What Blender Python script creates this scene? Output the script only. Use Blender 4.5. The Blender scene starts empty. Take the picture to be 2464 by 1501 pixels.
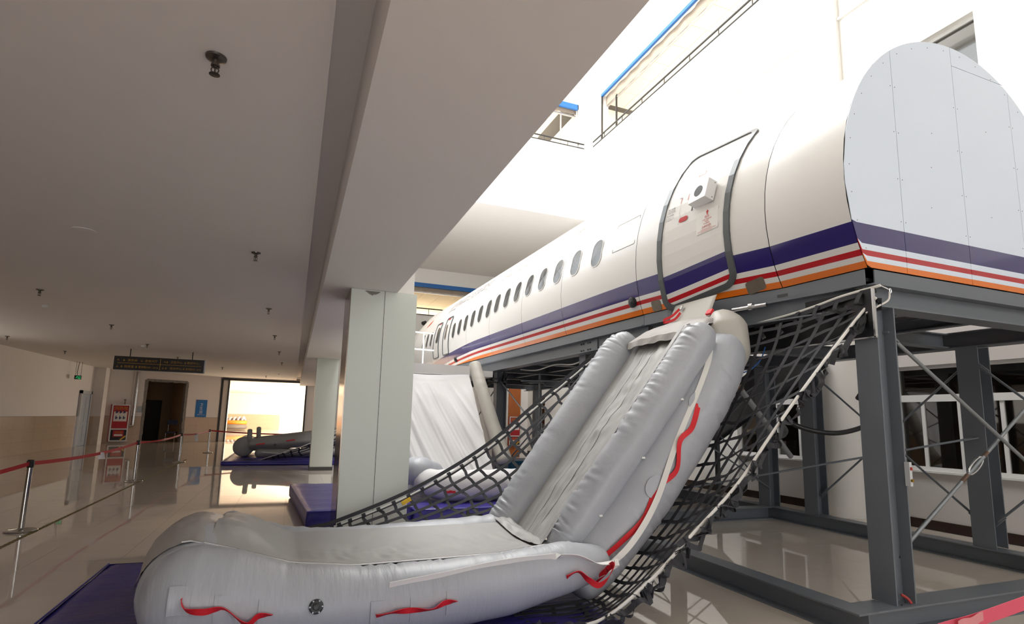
import bpy, math, random
from mathutils import Vector as V, Matrix, noise as NZ
random.seed(7)
sc = bpy.context.scene
# ------------------------------------------------------------------ camera
H = 1.55
yaw, pitch, roll, FPX, PPY = .370797874, .144461491, .0232510216, 1330.05855, 814.42
cy, sy, cp, sp, cr, sr = math.cos(yaw), math.sin(yaw), math.cos(pitch), math.sin(pitch), math.cos(roll), math.sin(roll)
fw = V((sy*cp, cy*cp, sp)); r0 = V((cy, -sy, 0)); u0 = r0.cross(fw)
rt = cr*r0+sr*u0; up = -sr*r0+cr*u0
cd = bpy.data.cameras.new('camera'); cam = bpy.data.objects.new('camera', cd); sc.collection.objects.link(cam)
cam.matrix_world = Matrix(((rt.x, up.x, -fw.x, 0), (rt.y, up.y, -fw.y, 0), (rt.z, up.z, -fw.z, H), (0, 0, 0, 1)))
cd.sensor_fit = 'HORIZONTAL'; cd.sensor_width = 36; cd.lens = 36*FPX/2464; cd.shift_y = (PPY-750.5)/2464
cd.clip_start = .05; cd.clip_end = 300
sc.camera = cam
# ------------------------------------------------------------------ world, lights, exposure
w = bpy.data.worlds.new('sky'); sc.world = w; w.use_nodes = True
w.node_tree.nodes['Background'].inputs[0].default_value = (.78, .89, 1, 1)
w.node_tree.nodes['Background'].inputs[1].default_value = 1.0
def area(name, loc, rot, sx, sy_, power, col=(1, 1, 1)):
    l = bpy.data.lights.new(name, 'AREA'); l.shape = 'RECTANGLE'; l.size = sx; l.size_y = sy_; l.energy = power; l.color = col
    o = bpy.data.objects.new(name, l); o.location = loc; o.rotation_euler = rot; sc.collection.objects.link(o); return o
area('atrium_skylight', (3.6, 12.4, 15.3), (0, 0, 0), 4.6, 8.6, 1900, (.97, .985, 1))
area('atrium_fill_left', (.7, 12.5, 9.6), (0, math.radians(-90), 0), 7, 8, 820, (.97, .985, 1))  # added side fill, shining through an invented opening in the unseen wall
area('atrium_window_daylight', (7.8, -9.6, 7), (math.radians(90), 0, 0), 2.8, 8, 330, (.84, .92, 1))
area('far_room_window_daylight', (2.7, 47, 2.0), (0, math.radians(90), 0), 2.4, 22, 3900, (1, .86, .66))
area('hall_fill_rear', (-.6, -9.9, 1.7), (math.radians(90), 0, 0), 5, 2.6, 330, (.95, .97, 1))  # added fill from behind the viewer to lift the hall, no entrance built
area('hall_far_daylight', (-7.9, 15.5, 2.45), (0, math.radians(-90), 0), 1.2, 6, 26, (1, .93, .84))
area('upper_room_right_daylight', (13.2, 9, 12.0), (0, math.radians(90), 0), 1.8, 14, 420, (1, .93, .8))
area('upper_room_far_daylight', (5.5, 20.9, 12.0), (math.radians(-90), 0, 0), 7, 1.8, 260, (1, .93, .8))
area('second_floor_room_daylight', (5.5, 34.2, 6.6), (math.radians(-90), 0, 0), 7, 1.8, 330, (1, .9, .72))
vs = sc.view_settings; vs.view_transform = 'Standard'; vs.look = 'None'; vs.exposure = -0.3; vs.gamma = 1; vs.use_curve_mapping = False
sc.cycles.use_denoising = True
sc.cycles.max_bounces = 10; sc.cycles.diffuse_bounces = 6; sc.cycles.glossy_bounces = 4; sc.cycles.transmission_bounces = 6
sc.cycles.sample_clamp_indirect = 8; sc.cycles.caustics_reflective = False; sc.cycles.caustics_refractive = False
# ------------------------------------------------------------------ materials
def lin(h):
    c = [int(h[i:i+2], 16)/255 for i in (0, 2, 4)]
    return tuple((x/12.92 if x <= .04045 else ((x+.055)/1.055)**2.4) for x in c)+(1,)
MATS = {}
def M(name, col, rough=.5, metal=0, spec=.5, bump=None, var=None, coat=0, trans=0, emit=0, stretch=None):
    m = bpy.data.materials.new(name); m.use_nodes = True; t = m.node_tree; n = t.nodes; p = n['Principled BSDF']
    c = lin(col) if isinstance(col, str) else tuple(col)+(1,)
    p.inputs['Base Color'].default_value = c; p.inputs['Roughness'].default_value = rough; p.inputs['Metallic'].default_value = metal
    p.inputs['Specular IOR Level'].default_value = spec; p.inputs['Coat Weight'].default_value = coat; p.inputs['Coat Roughness'].default_value = .08
    p.inputs['Transmission Weight'].default_value = trans
    if emit: p.inputs['Emission Color'].default_value = c; p.inputs['Emission Strength'].default_value = emit
    def coord():
        tc = n.new('ShaderNodeTexCoord'); mp = n.new('ShaderNodeMapping'); t.links.new(tc.outputs['Object'], mp.inputs[0])
        if stretch: mp.inputs['Scale'].default_value = stretch
        return mp.outputs[0]
    if bump:
        x = n.new('ShaderNodeTexNoise'); x.inputs['Scale'].default_value = bump[0]; x.inputs['Detail'].default_value = 5
        b = n.new('ShaderNodeBump'); b.inputs['Strength'].default_value = bump[1]; b.inputs['Distance'].default_value = bump[2] if len(bump) > 2 else .02
        t.links.new(coord(), x.inputs[0]); t.links.new(x.outputs[0], b.inputs['Height']); t.links.new(b.outputs[0], p.inputs['Normal'])
    if var:
        x = n.new('ShaderNodeTexNoise'); x.inputs['Scale'].default_value = var[0]; x.inputs['Detail'].default_value = 4
        r = n.new('ShaderNodeMix'); r.data_type = 'RGBA'
        r.inputs[6].default_value = tuple(k*(1-var[1]) for k in c[:3])+(1,); r.inputs[7].default_value = tuple(min(1, k*(1+var[1])) for k in c[:3])+(1,)
        t.links.new(coord(), x.inputs[0]); t.links.new(x.outputs[0], r.inputs[0]); t.links.new(r.outputs[2], p.inputs['Base Color'])
    MATS[name] = m; return m
M('white_paint', 'F0EDE8', .8, var=(.6, .015)); M('shaded_white_paint', 'C2BDB9', .8, var=(.6, .03)); M('hall_paint', 'EAE2DC', .82, var=(.5, .04)); M('ceiling_paint', 'ECE7E3', .85, var=(.35, .035))  # greyer right wall tone carries painted shade for the near ground floor
M('soffit_paint', 'F1EDEA', .85, var=(.35, .02)); M('pillar_panel', 'DDE2D9', .38, spec=.4)
M('floor_tile', 'D3C8BC', .025, spec=.55, var=(1.4, .05), stretch=(1, 3, 1)); M('grout', '6E6458', .8)
M('dado_tile', 'C6B09A', .08, spec=.5, var=(2.5, .06), stretch=(1, 1, 5)); M('dado_grout', '7C6A58', .8)
M('dark_base_tile', '2C1D18', .25); M('black_reveal', '0C0C0D', .5); M('plinth', '4A4744', .4)
M('aircraft_white', 'DDDBD8', .26, spec=.45, coat=.15); M('end_white', 'DCE6F3', .32, spec=.5)
M('stripe_orange', 'E2741B', .25, coat=.3); M('stripe_red', 'B5121F', .25, coat=.3); M('stripe_blue', '2B2468', .14, coat=.5); M('seam_black', '1A1A1C', .6)
M('door_edge', '5C6062', .3, metal=.3); M('cabin_glass', '3A3D3E', .16, spec=.35); M('window_rim', 'C9C6C2', .3); M('bare_metal', '7E7468', .45, metal=.5, var=(14, .25))
M('speaker_white', 'E8E8E8', .4); M('speaker_mesh', '4C4F52', .7); M('ink_grey', '5A5656', .6); M('ink_pale', '9A9592', .6); M('reveal_steel', '8A7C70', .18, metal=.85); M('fitting_metal', '6E6862', .3, metal=.9); M('ink_red', 'C8322E', .6); M('ink_red_pale', 'E4775F', .6); M('flag_red', 'E86A45', .4); M('sticker_clear', 'E2E0DC', .3)
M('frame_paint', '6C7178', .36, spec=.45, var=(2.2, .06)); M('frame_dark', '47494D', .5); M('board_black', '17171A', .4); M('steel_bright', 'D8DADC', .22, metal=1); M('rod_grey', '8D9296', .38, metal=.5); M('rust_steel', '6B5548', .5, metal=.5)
M('slide_fabric', 'AEB1B7', .38, spec=.45, bump=(11, .3, .016), stretch=(1, .3, 1)); M('runout_fabric', 'AEB1B7', .38, spec=.45, bump=(5, .42, .03), stretch=(2.4, .5, .5)); M('slide_sheet', 'ABAAA9', .45, spec=.45, bump=(7, .25, .02)); M('slide_dusty', 'A09C98', .55, bump=(6, .5, .04))
M('slide_beige', 'B5B1A8', .45, bump=(8, .2, .02)); M('slide_cover', 'DEDCDC', .6, bump=(3, .3, .03)); M('slide_grey_far', '8E8C8A', .5, bump=(8, .15, .02))
M('slide_dusty', 'A6A29E', .55, bump=(6, .3, .03)); M('strap_white', 'ECEAE4', .7); M('strap_red', 'D8202A', .6); M('valve_black', '1E1F21', .45); M('net_black', '38383C', .75); M('rope_white', 'E6E3DC', .5); M('tag_yellow', 'E4B81C', .5)
M('mat_vinyl', '3C3388', .3, spec=.5, bump=(7, .35, .03), stretch=(.5, 3, 1)); M('mat_vinyl_side', '2F2A86', .35, spec=.5, bump=(6, .15, .02)); M('mat_dark', '3A3058', .3, spec=.5, bump=(7, .35, .03), stretch=(.5, 3, 1)); M('olive_strap', '3E4230', .7)
M('chrome', 'C4C2BE', .16, metal=1); M('black_plastic', '141415', .4); M('belt_red', 'B81C28', .65); M('belt_pink', 'D9536A', .65); M('paper', 'E9E9EA', .6); M('tape_film', 'D98A8E', .25)
M('sign_black', '17130E', .35); M('sign_gold', 'B98A2B', .5); M('exit_dark', '0D1410', .3); M('exit_green', '2BE08A', .4, emit=1.6)
M('cabinet_red', 'A8161C', .3); M('cabinet_frame', 'DAD8D4', .3, metal=.3); M('poster_red', 'B3212A', .4); M('poster_white', 'E4DED8', .5); M('cabinet_dark', '2A262A', .15); M('cabinet_yellow', 'E2B23A', .4); M('ink_blue', '2B3A66', .5)
M('blue_sign', '1F6FB4', .4); M('door_grey', 'AAB0B8', .35); M('aluminium', 'B4B4B6', .35, metal=.8); M('broken_edge', '8B857E', .8, var=(18, .5), bump=(22, .8, .03)); M('brown_wall', '9A7C5C', .7); M('dark_wood', '1E1713', .5)
M('wood_panel', 'B5662F', .45, var=(8, .22), stretch=(1, 1, .1)); M('window_white', 'D9D8D6', .35); M('blind_brown', 'A59686', .8, bump=(12, .6, .04), stretch=(1, 1, .1)); M('blue_box', '1F67B0', .4); M('ceil_tile', 'EFE4D2', .85); M('rail_dark', '2B2A2A', .4); M('rail_white', 'F2F2F0', .3)
M('orange_raft', 'F08A2B', .5); M('grey_raft', '6C6660', .55); M('equip_blue', '1F5C80', .4); M('hose_black', '19191B', .4); M('wire_blue', '1E63B4', .4); M('lever_red', 'B03A38', .4); M('switch_box', 'C9CBCC', .35); M('brass', 'B89A4A', .3, metal=.9); M('hazard_black', '2B2A26', .6); M('hazard_yellow', '9C8A3A', .6); M('cart_blue', '1C2547', .5)
def glass(name, tint, mixf):
    m = bpy.data.materials.new(name); m.use_nodes = True; t = m.node_tree; n = t.nodes; n.remove(n['Principled BSDF'])
    a = n.new('ShaderNodeBsdfTransparent'); a.inputs[0].default_value = tint+(1,); g = n.new('ShaderNodeBsdfGlossy'); g.inputs[1].default_value = .03
    x = n.new('ShaderNodeMixShader'); x.inputs[0].default_value = mixf
    t.links.new(a.outputs[0], x.inputs[1]); t.links.new(g.outputs[0], x.inputs[2]); t.links.new(x.outputs[0], n['Material Output'].inputs[0]); MATS[name] = m
glass('window_glass', (.62, .62, .6), .1)
# ------------------------------------------------------------------ mesh helpers
class MB:
    def __init__(s): s.v = []; s.f = []; s.m = []
    def add(s, vs_, fs, mi=0):
        b = len(s.v); s.v += [tuple(p) for p in vs_]; s.f += [tuple(b+i for i in f) for f in fs]; s.m += [mi]*len(fs) if isinstance(mi, int) else list(mi)
        return s
    def obox(s, c, ax, ay, az, hx, hy, hz, mi=0):
        c = V(c); ax = V(ax).normalized()*hx; ay = V(ay).normalized()*hy; az = V(az).normalized()*hz
        vs_ = [c+i*ax+j*ay+k*az for i in (-1, 1) for j in (-1, 1) for k in (-1, 1)]
        return s.add(vs_, [(0, 1, 3, 2), (4, 6, 7, 5), (0, 4, 5, 1), (2, 3, 7, 6), (0, 2, 6, 4), (1, 5, 7, 3)], mi)
    def box(s, x0, x1, y0, y1, z0, z1, mi=0):
        return s.obox(((x0+x1)/2, (y0+y1)/2, (z0+z1)/2), (1, 0, 0), (0, 1, 0), (0, 0, 1), (x1-x0)/2, (y1-y0)/2, (z1-z0)/2, mi)
    def hbeam(s, p0, p1, upv, w=.2, h=.2, tf=.014, tw=.01, mi=0):
        p0 = V(p0); p1 = V(p1); d = (p1-p0); L = d.length/2; d.normalize(); u = V(upv).normalized(); sd = d.cross(u).normalized(); c = (p0+p1)/2
        s.obox(c+u*(h/2-tf/2), d, sd, u, L, w/2, tf/2, mi); s.obox(c-u*(h/2-tf/2), d, sd, u, L, w/2, tf/2, mi); return s.obox(c, d, sd, u, L, tw/2, h/2-tf, mi)
    def bar(s, p0, p1, w, h, upv=(0, 0, 1), mi=0):
        p0 = V(p0); p1 = V(p1); d = p1-p0; u = V(upv); sd = d.cross(u).normalized(); u = sd.cross(d).normalized()
        return s.obox((p0+p1)/2, d, sd, u, d.length/2, w/2, h/2, mi)
    def tube(s, pts, rad, n=16, m=None, mi=0, cap=.5, wr=0, fr=(10, 1.5), seed=0, squash=None, pinch=None):
        P = catmull(pts, m) if m else [V(p) for p in pts]; K = len(P)
        if not isinstance(rad, (list, tuple)): rad = [rad]
        R = [lerpl(rad, i/(K-1)) for i in range(K)]
        T = [(P[min(i+1, K-1)]-P[max(i-1, 0)]).normalized() for i in range(K)]
        if cap:
            k = 4
            a = [(P[0]-T[0]*R[0]*cap*math.sin(math.pi/2*j/k), R[0]*math.cos(math.pi/2*j/k)+1e-4, T[0]) for j in range(k, 0, -1)]
            b = [(P[-1]+T[-1]*R[-1]*cap*math.sin(math.pi/2*j/k), R[-1]*math.cos(math.pi/2*j/k)+1e-4, T[-1]) for j in range(1, k+1)]
        else: a = b = []
        seq = a+list(zip(P, R, T))+b
        up_ = V((0, 0, 1)) if abs(T[0].z) < .9 else V((0, 1, 0)); N = (up_-T[0]*up_.dot(T[0])).normalized(); vs_ = []; q = 0; pp = seq[0][0]
        pk = []
        if pinch:
            rg = random.Random(seed); LT = sum((P[i+1]-P[i]).length for i in range(K-1))
            pk = [(rg.uniform(.02, LT+.1), pinch[0]+rg.uniform(-.5, .5), rg.uniform(.35, 1)*pinch[1], rg.uniform(.006, .016), rg.uniform(.25, .7), rg.uniform(-.05, .05)) for _ in range(pinch[2])]
        for (p, r, t) in seq:
            N = (N-t*N.dot(t)).normalized(); B = t.cross(N); q += (p-pp).length; pp = p
            for j in range(n):
                th = 2*math.pi*j/n; rr = r
                if wr: rr += wr*NZ.noise(V((q*fr[0]+seed*7.3, math.cos(th)*fr[1], math.sin(th)*fr[1]+seed)))*min(1, r*8)
                for s0, t0, am, ws, wt, sk_ in pk:
                    dt = (th-t0+math.pi) % (2*math.pi)-math.pi; ds = q-s0-sk_*dt
                    if abs(ds) < 4*ws and abs(dt) < 2*wt: rr -= am*math.exp(-(ds/ws)**2-(dt/wt)**2)-.6*am*math.exp(-((ds-1.6*ws)/ws)**2-(dt/wt)**2)
                o = N*math.cos(th)*rr+B*math.sin(th)*rr
                if squash: o = V((o.x*squash[0], o.y*squash[1], o.z*squash[2]))
                vs_.append(p+o)
        fs = []; L = len(seq)
        for i in range(L-1):
            for j in range(n): fs.append((i*n+j, i*n+(j+1) % n, (i+1)*n+(j+1) % n, (i+1)*n+j))
        fs.append(tuple(range(n-1, -1, -1))); fs.append(tuple((L-1)*n+j for j in range(n)))
        return s.add(vs_, fs, mi)
    def cyl(s, p0, p1, r0_, r1_=None, n=16, mi=0): return s.tube([p0, p1], [r0_, r0_ if r1_ is None else r1_], n=n, mi=mi, cap=0)
    def lathe(s, c, prof, n=20, mi=0):
        vs_ = [V((c[0]+r*math.cos(2*math.pi*j/n), c[1]+r*math.sin(2*math.pi*j/n), c[2]+z)) for r, z in prof for j in range(n)]; K = len(prof)
        fs = [(i*n+j, i*n+(j+1) % n, (i+1)*n+(j+1) % n, (i+1)*n+j) for i in range(K-1) for j in range(n)]
        fs += [tuple(range(n-1, -1, -1)), tuple((K-1)*n+j for j in range(n))]; return s.add(vs_, fs, mi)
    def grid(s, nu, nv, f, mi=0, thick=0, flip=False):
        vs_ = [V(f(i/nu, j/nv)) for i in range(nu+1) for j in range(nv+1)]
        fs = [(i*(nv+1)+j, (i+1)*(nv+1)+j, (i+1)*(nv+1)+j+1, i*(nv+1)+j+1) for i in range(nu) for j in range(nv)]
        if flip: fs = [f_[::-1] for f_ in fs]
        if thick:
            nn = (vs_[1]-vs_[0]).cross(vs_[nv+1]-vs_[0]).normalized()*thick; b = len(vs_); vs_ = vs_+[p+nn for p in vs_]
            fs = fs+[tuple(b+i for i in f_[::-1]) for f_ in fs]
            edge = [j for j in range(nv)]+[i*(nv+1)+nv for i in range(nu)]+[nu*(nv+1)+j for j in range(nv, 0, -1)]+[i*(nv+1) for i in range(nu, 0, -1)]
            for a, b2 in zip(edge, edge[1:]+edge[:1]): fs.append((a, b2, b+b2, b+a))
        return s.add(vs_, fs, mi)
    def ribbon(s, pts, side, w, t=.004, m=None, mi=0, twist=None):
        P = catmull(pts, m) if m else [V(p) for p in pts]; K = len(P); vs_ = []
        for i in range(K):
            T = (P[min(i+1, K-1)]-P[max(i-1, 0)]).normalized(); S = V(side(i/(K-1)) if callable(side) else side); S = (S-T*S.dot(T))
            S = S.normalized() if S.length > 1e-5 else V((1, 0, 0)); N = T.cross(S)
            if twist: a = twist(i/(K-1)); S, N = S*math.cos(a)+N*math.sin(a), N*math.cos(a)-S*math.sin(a)
            vs_ += [P[i]-S*w/2-N*t/2, P[i]+S*w/2-N*t/2, P[i]+S*w/2+N*t/2, P[i]-S*w/2+N*t/2]
        fs = [(i*4+j, i*4+(j+1) % 4, i*4+4+(j+1) % 4, i*4+4+j) for i in range(K-1) for j in range(4)]+[(3, 2, 1, 0), tuple(K*4-4+j for j in range(4))]
        return s.add(vs_, fs, mi)
    def prism(s, poly, d, mi=0):
        n = len(poly); d = V(d); vs_ = [V(p) for p in poly]+[V(p)+d for p in poly]
        return s.add(vs_, [tuple(range(n-1, -1, -1)), tuple(range(n, 2*n))]+[(i, (i+1) % n, n+(i+1) % n, n+i) for i in range(n)], mi)
def lerpl(a, t):
    x = t*(len(a)-1); i = min(int(x), len(a)-2) if len(a) > 1 else 0
    return a[0] if len(a) == 1 else a[i]+(a[i+1]-a[i])*(x-i)
def catmull(pts, m):
    p = [V(q) for q in pts]; n = len(p); out = []
    for k in range(m):
        x = k/(m-1)*(n-1); i = min(int(x), n-2); t = x-i; a, b, c, d = p[max(i-1, 0)], p[i], p[i+1], p[min(i+2, n-1)]
        out.append(.5*((2*b)+(c-a)*t+(2*a-5*b+4*c-d)*t*t+(3*b-a-3*c+d)*t*t*t))
    return out
def mesh(name, mb, mats):
    me = bpy.data.meshes.new(name); me.from_pydata(mb.v, [], mb.f)
    for k in (mats if isinstance(mats, (list, tuple)) else [mats]): me.materials.append(MATS[k])
    me.polygons.foreach_set('material_index', mb.m); me.update(); return me
def fixn(me):
    import bmesh
    b = bmesh.new(); b.from_mesh(me); bmesh.ops.recalc_face_normals(b, faces=b.faces); b.to_mesh(me); b.free()
def obj(name, mb, mats, parent=None, smooth=False, label=None, kind=None, fix=False):
    me = mesh(name, mb, mats)
    if fix: fixn(me)
    if smooth:
        me.polygons.foreach_set('use_smooth', [True]*len(me.polygons))
        if smooth != 2: me.set_sharp_from_angle(angle=math.radians(42))
    o = bpy.data.objects.new(name, me); sc.collection.objects.link(o)
    if parent:
        o.parent = parent
        if parent.type == 'EMPTY': o.location = -parent.location
    if label: o['label'] = label
    if kind: o['kind'] = kind
    return o
def tag(o, label, cat, group=None, kind=None):
    o['label'] = label; o['category'] = cat
    if group: o['group'] = group
    if kind: o['kind'] = kind
    return o
def thing(name, label, cat, loc=(0, 0, 0), group=None):
    o = bpy.data.objects.new(name, None); o.location = loc; o.empty_display_size = .2; sc.collection.objects.link(o); return tag(o, label, cat, group)
def struct(name, label, mb, mats, parent=None, cat=None, **k):
    o = obj(name, mb, mats, parent, **k)
    if not parent: o['kind'] = 'structure'; o['label'] = label; o['category'] = cat or name.split('_')[0]
    return o
def bx(*a): return MB().box(*a)
def dup(o, loc, label, group=None):
    r = o.copy(); sc.collection.objects.link(r); r.location = loc; r['label'] = label
    if group: r['group'] = group
    for ch in o.children:
        c = ch.copy(); sc.collection.objects.link(c); c.parent = r
        for g in ch.children:
            d = g.copy(); sc.collection.objects.link(d); d.parent = c
    return r
def piece(name, me, parent, loc, rot=(0, 0, 0)):
    o = bpy.data.objects.new(name, me); o.parent = parent; o.location = loc; o.rotation_euler = rot; sc.collection.objects.link(o); return o
def text2d(s, size=1.0, align='LEFT'):
    c = bpy.data.curves.new('t', 'FONT'); c.body = s; c.size = size; c.align_x = align; c.resolution_u = 3
    o = bpy.data.objects.new('t', c); sc.collection.objects.link(o)
    me = bpy.data.meshes.new_from_object(o.evaluated_get(bpy.context.evaluated_depsgraph_get()))
    vs_ = [(p.co.x, p.co.y) for p in me.vertices]; fs = [tuple(p.vertices) for p in me.polygons]
    bpy.data.objects.remove(o); bpy.data.meshes.remove(me); bpy.data.curves.remove(c); return vs_, fs
def flat_text(mb, s, org, ux, uy, size, width=None, align='LEFT', mi=0):
    vs_, fs = text2d(s, size, align)
    if not vs_: return mb
    wd = max(p[0] for p in vs_)-min(p[0] for p in vs_); k = width/wd if width else 1
    org = V(org); ux = V(ux).normalized(); uy = V(uy).normalized()
    return mb.add([org+ux*(p[0]*k)+uy*p[1] for p in vs_], fs, mi)
# ================================================================== SETTING
XR, YE, ZC, ZB = 9.35, 26.0, 3.42, 3.15
floor = struct('floor', 'glossy beige tiled floor of the whole hall', bx(-14, 13.5, -10.2, 61, -.3, -.012), 'grout')
PT, TX, TY = .78, 5.45, 4.03
def vis(x, y, z=0):
    d = V((x, y, z-H)); c = d.dot(fw)
    if c < .3: return None
    X = 1232+FPX*d.dot(rt)/c; Y = PPY-FPX*d.dot(up)/c
    return (X, Y, c) if -120 < X < 2590 and -50 < Y < 1650 else None
tm = mesh('tile', bx(-PT/2+.0012, PT/2-.0012, -PT/2+.0012, PT/2-.0012, -.011, 0), 'floor_tile')
cells = [(TX+PT*(i+.5), TY+PT*(j+.5)) for i in range(-18, 6) for j in range(-18, 39)]
cells = [c for c in cells if -8.4 < c[0] < 9.6 and -10 < c[1] < 34]
cells.sort(key=lambda c: (vis(*c) is None, c[0]**2+c[1]**2))
for k, (x, y) in enumerate(cells[:290]): piece('tile', tm, floor, (x, y, random.uniform(-.0004, .0004)))
rest = MB()
for x, y in cells[290:]: rest.box(x-PT/2+.0012, x+PT/2-.0012, y-PT/2+.0012, y+PT/2-.0012, -.011, 0)
rest.box(-9.3, 3.2, 34, 60.5, -.011, 0)
obj('tile', rest, 'floor_tile', floor, kind='stuff')
# low hall
struct('ceiling', 'low white painted ceiling over the hall', bx(-14, .045, -10.2, 34.2, ZC, ZC+.15), 'ceiling_paint')
struct('trim_1', 'recessed slot between low ceiling and beam', MB().box(-.1, .234, -10.2, 34.2, ZC+.16, ZC+.4), 'soffit_paint')
struct('beam', 'long white painted ceiling beam along the open atrium', bx(.235, 1.155, -10.2, 34.2, ZB, 4.1), 'soffit_paint')
struct('wall_atrium_left', 'white upper atrium wall above the long beam', MB().box(.8, 1.155, -10.2, YE, 4.1, 6.1).box(.8, 1.155, -10.2, YE, 13.1, 15.6).box(.8, 1.155, -10.2, 8.5, 6.1, 13.1).box(.8, 1.155, 16.5, YE, 6.1, 13.1), 'white_paint')  # opening left in this wall for the added side fill
m_ = MB()
for k in range(5): m_.box(.85, .93, 8.5+2*k-.04, 8.5+2*k+.04, 6.1, 13.1)
for z in (6.14, 9.6, 13.06): m_.box(.85, .93, 8.5, 16.5, z-.04, z+.04)
struct('window_6', 'added white window frame for the fill light opening, upper left atrium wall', m_, 'window_white')  # made-up window framing the side fill, out of view
p = struct('pillar', 'broad pale green clad pillar in the middle with dark reveal', bx(.572, 1.415, 7.14, 7.95, 0, ZB-.002), 'pillar_panel', cat='pillar')
obj('seam', MB().box(.995, 1.0, 7.136, 7.142, 0, ZB-.003), 'plinth', p); obj('side_trim', MB().box(.562, .574, 7.132, 7.95, .0, ZB-.003), 'reveal_steel', p)
obj('upper_shaft', bx(.6, 1.375, 7.16, 7.95, ZB+.004, 15.3), 'white_paint', p)
def plaster(u, v): return (.74+.2*u, 7.137, ZB-.015-.05*math.sin(u*math.pi)*(v)*(1+.4*NZ.noise(V((u*9, 3, 0)))))
obj('flaking_plaster', MB().grid(12, 2, plaster), 'broken_edge', p)
p = struct('pillar', 'slimmer distant pillar with dark plinth beside far blue mat', bx(.535, 1.13, 16.7, 17.3, .1, ZB-.002), 'pillar_panel', cat='pillar')
obj('plinth', bx(.52, 1.145, 16.68, 17.32, 0, .1), 'plinth', p)
# left wall with dado
L = struct('wall_left', 'left hall wall with beige tiled dado', bx(-8.65, -8.36, -10.2, 31.2, 0, ZC+.2), 'hall_paint')
struct('baseboard_left', 'dado backing strip on the left wall', bx(-8.362, -8.35, -10.2, 28.15, 0, 1.262), 'dado_grout')
DT = 1.25/3
dm = mesh('tile', bx(-.006, .006, -.398, .398, -DT/2+.0015, DT/2-.0015), 'dado_tile')
for j in range(24):
    for k in range(3): piece('tile', dm, L, (-8.346, 9.4+.8*j, DT*(k+.5)))
pil = struct('pillar', 'square wall pier at the end of left wall', bx(-8.36, -7.95, 29.75, 30.3, 0, ZC), 'hall_paint', cat='pillar')
pm = mesh('tile', bx(-.205, .205, -.006, .006, -DT/2+.0015, DT/2-.0015), 'dado_tile')
for k in range(3): piece('tile', pm, pil, (-8.155, 29.745, DT*(k+.5)))
d = struct('door_1', 'pale grey panelled side door beside the wall pier', MB().box(-8.37, -8.31, 28.3, 29.35, .01, 2.2), 'door_grey', cat='door')
fr = MB(); fr.box(-8.36, -8.27, 28.18, 28.3, 0, 2.33); fr.box(-8.36, -8.27, 29.35, 29.47, 0, 2.33); fr.box(-8.36, -8.27, 28.18, 29.47, 2.2, 2.33)
obj('door_frame', fr, 'aluminium', d)
for z0, z1 in ((.2, .85), (1.0, 2.05)):
    for y0 in (28.4, 28.88): obj('panel', bx(-8.312, -8.3, y0, y0+.38, z0, z1), 'door_grey', d)
obj('handle', MB().cyl((-8.3, 29.22, 1.02), (-8.25, 29.22, 1.02), .014).cyl((-8.25, 29.1, 1.02), (-8.25, 29.23, 1.02), .012), 'steel_bright', d)
# oblique back wall with doorway
A, B = V((-8.35, 31.0, 0)), V((-3.62, 33.65, 0)); WD = (B-A).normalized(); WN = V((WD.y, -WD.x, 0)); WL = (B-A).length
def wl(s, off=0, z=0): return A+WD*s+WN*off+V((0, 0, z))
def wbox(mb, s0, s1, z0, z1, o0, o1, mi=0): return mb.obox(wl((s0+s1)/2, (o0+o1)/2, (z0+z1)/2), WD, WN, (0, 0, 1), (s1-s0)/2, abs(o1-o0)/2, (z1-z0)/2, mi)
DS0, DS1, DH = 1.78, 3.62, 3.05
m_ = MB(); wbox(m_, -.4, DS0, 0, ZC+.1, -.3, 0); wbox(m_, DS1, WL+.05, 0, ZC+.1, -.3, 0); wbox(m_, DS0, DS1, DH, ZC+.1, -.3, 0)
bw = struct('wall_back', 'back hall wall with a broken out doorway', m_, 'hall_paint')
m_ = MB(); wbox(m_, -.3, DS0-.05, 0, 1.262, 0, .008); wbox(m_, DS1+.05, WL, 0, 1.262, 0, .008); struct('baseboard_back', 'dado backing on the back wall', m_, 'dado_grout')
ang = math.atan2(WD.y, WD.x)
def dad(wd): return mesh('tile', bx(-wd/2+.001, wd/2-.001, -.006, .006, -DT/2+.0015, DT/2-.0015), 'dado_tile')
for s0, s1 in ((.0, DS0-.06), (DS1+.06, WL)):
    n_ = max(1, round((s1-s0)/.6)); wd = (s1-s0)/n_; me_ = dad(wd)
    for i in range(n_):
        for k in range(3): piece('tile', me_, bw, wl(s0+wd*(i+.5), .012, DT*(k+.5)), (0, 0, ang))
m_ = MB(); random.seed(3)
for s_, sg in ((DS0, -1), (DS1, 1)):
    z = 0
    while z < DH:
        h_ = random.uniform(.12, .3); wbox(m_, s_-.05-random.uniform(0, .025), s_+.05+random.uniform(0, .02), z, min(z+h_, DH), -.28, random.uniform(.012, .04)); z += h_
s_ = DS0
while s_ < DS1: wbox(m_, s_, min(s_+.2, DS1), DH-.05-random.uniform(0, .04), DH+.05, -.28, random.uniform(.01, .03)); s_ += .2
struct('door_2', 'broken doorway reveal left where a door frame was torn out', m_, 'broken_edge', cat='doorway')
m_ = MB(); wbox(m_, .2, 4.2, 0, 3.3, -3.0, -2.8); wbox(m_, .2, .4, 0, 3.3, -2.8, -.3); wbox(m_, 4.0, 4.2, 0, 3.3, -2.8, -.3); wbox(m_, .2, 4.2, 3.2, 3.4, -3.0, -.3); wbox(m_, DS1-.02, DS1+.12, 0, 3.2, -1.8, -.3)
struct('wall_corridor', 'brown walls of the dim corridor behind the broken doorway', m_, 'brown_wall')
d = thing('corridor_door', 'dark closed door at the end of the dim corridor', 'door', wl(2.9, -2.7))
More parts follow.
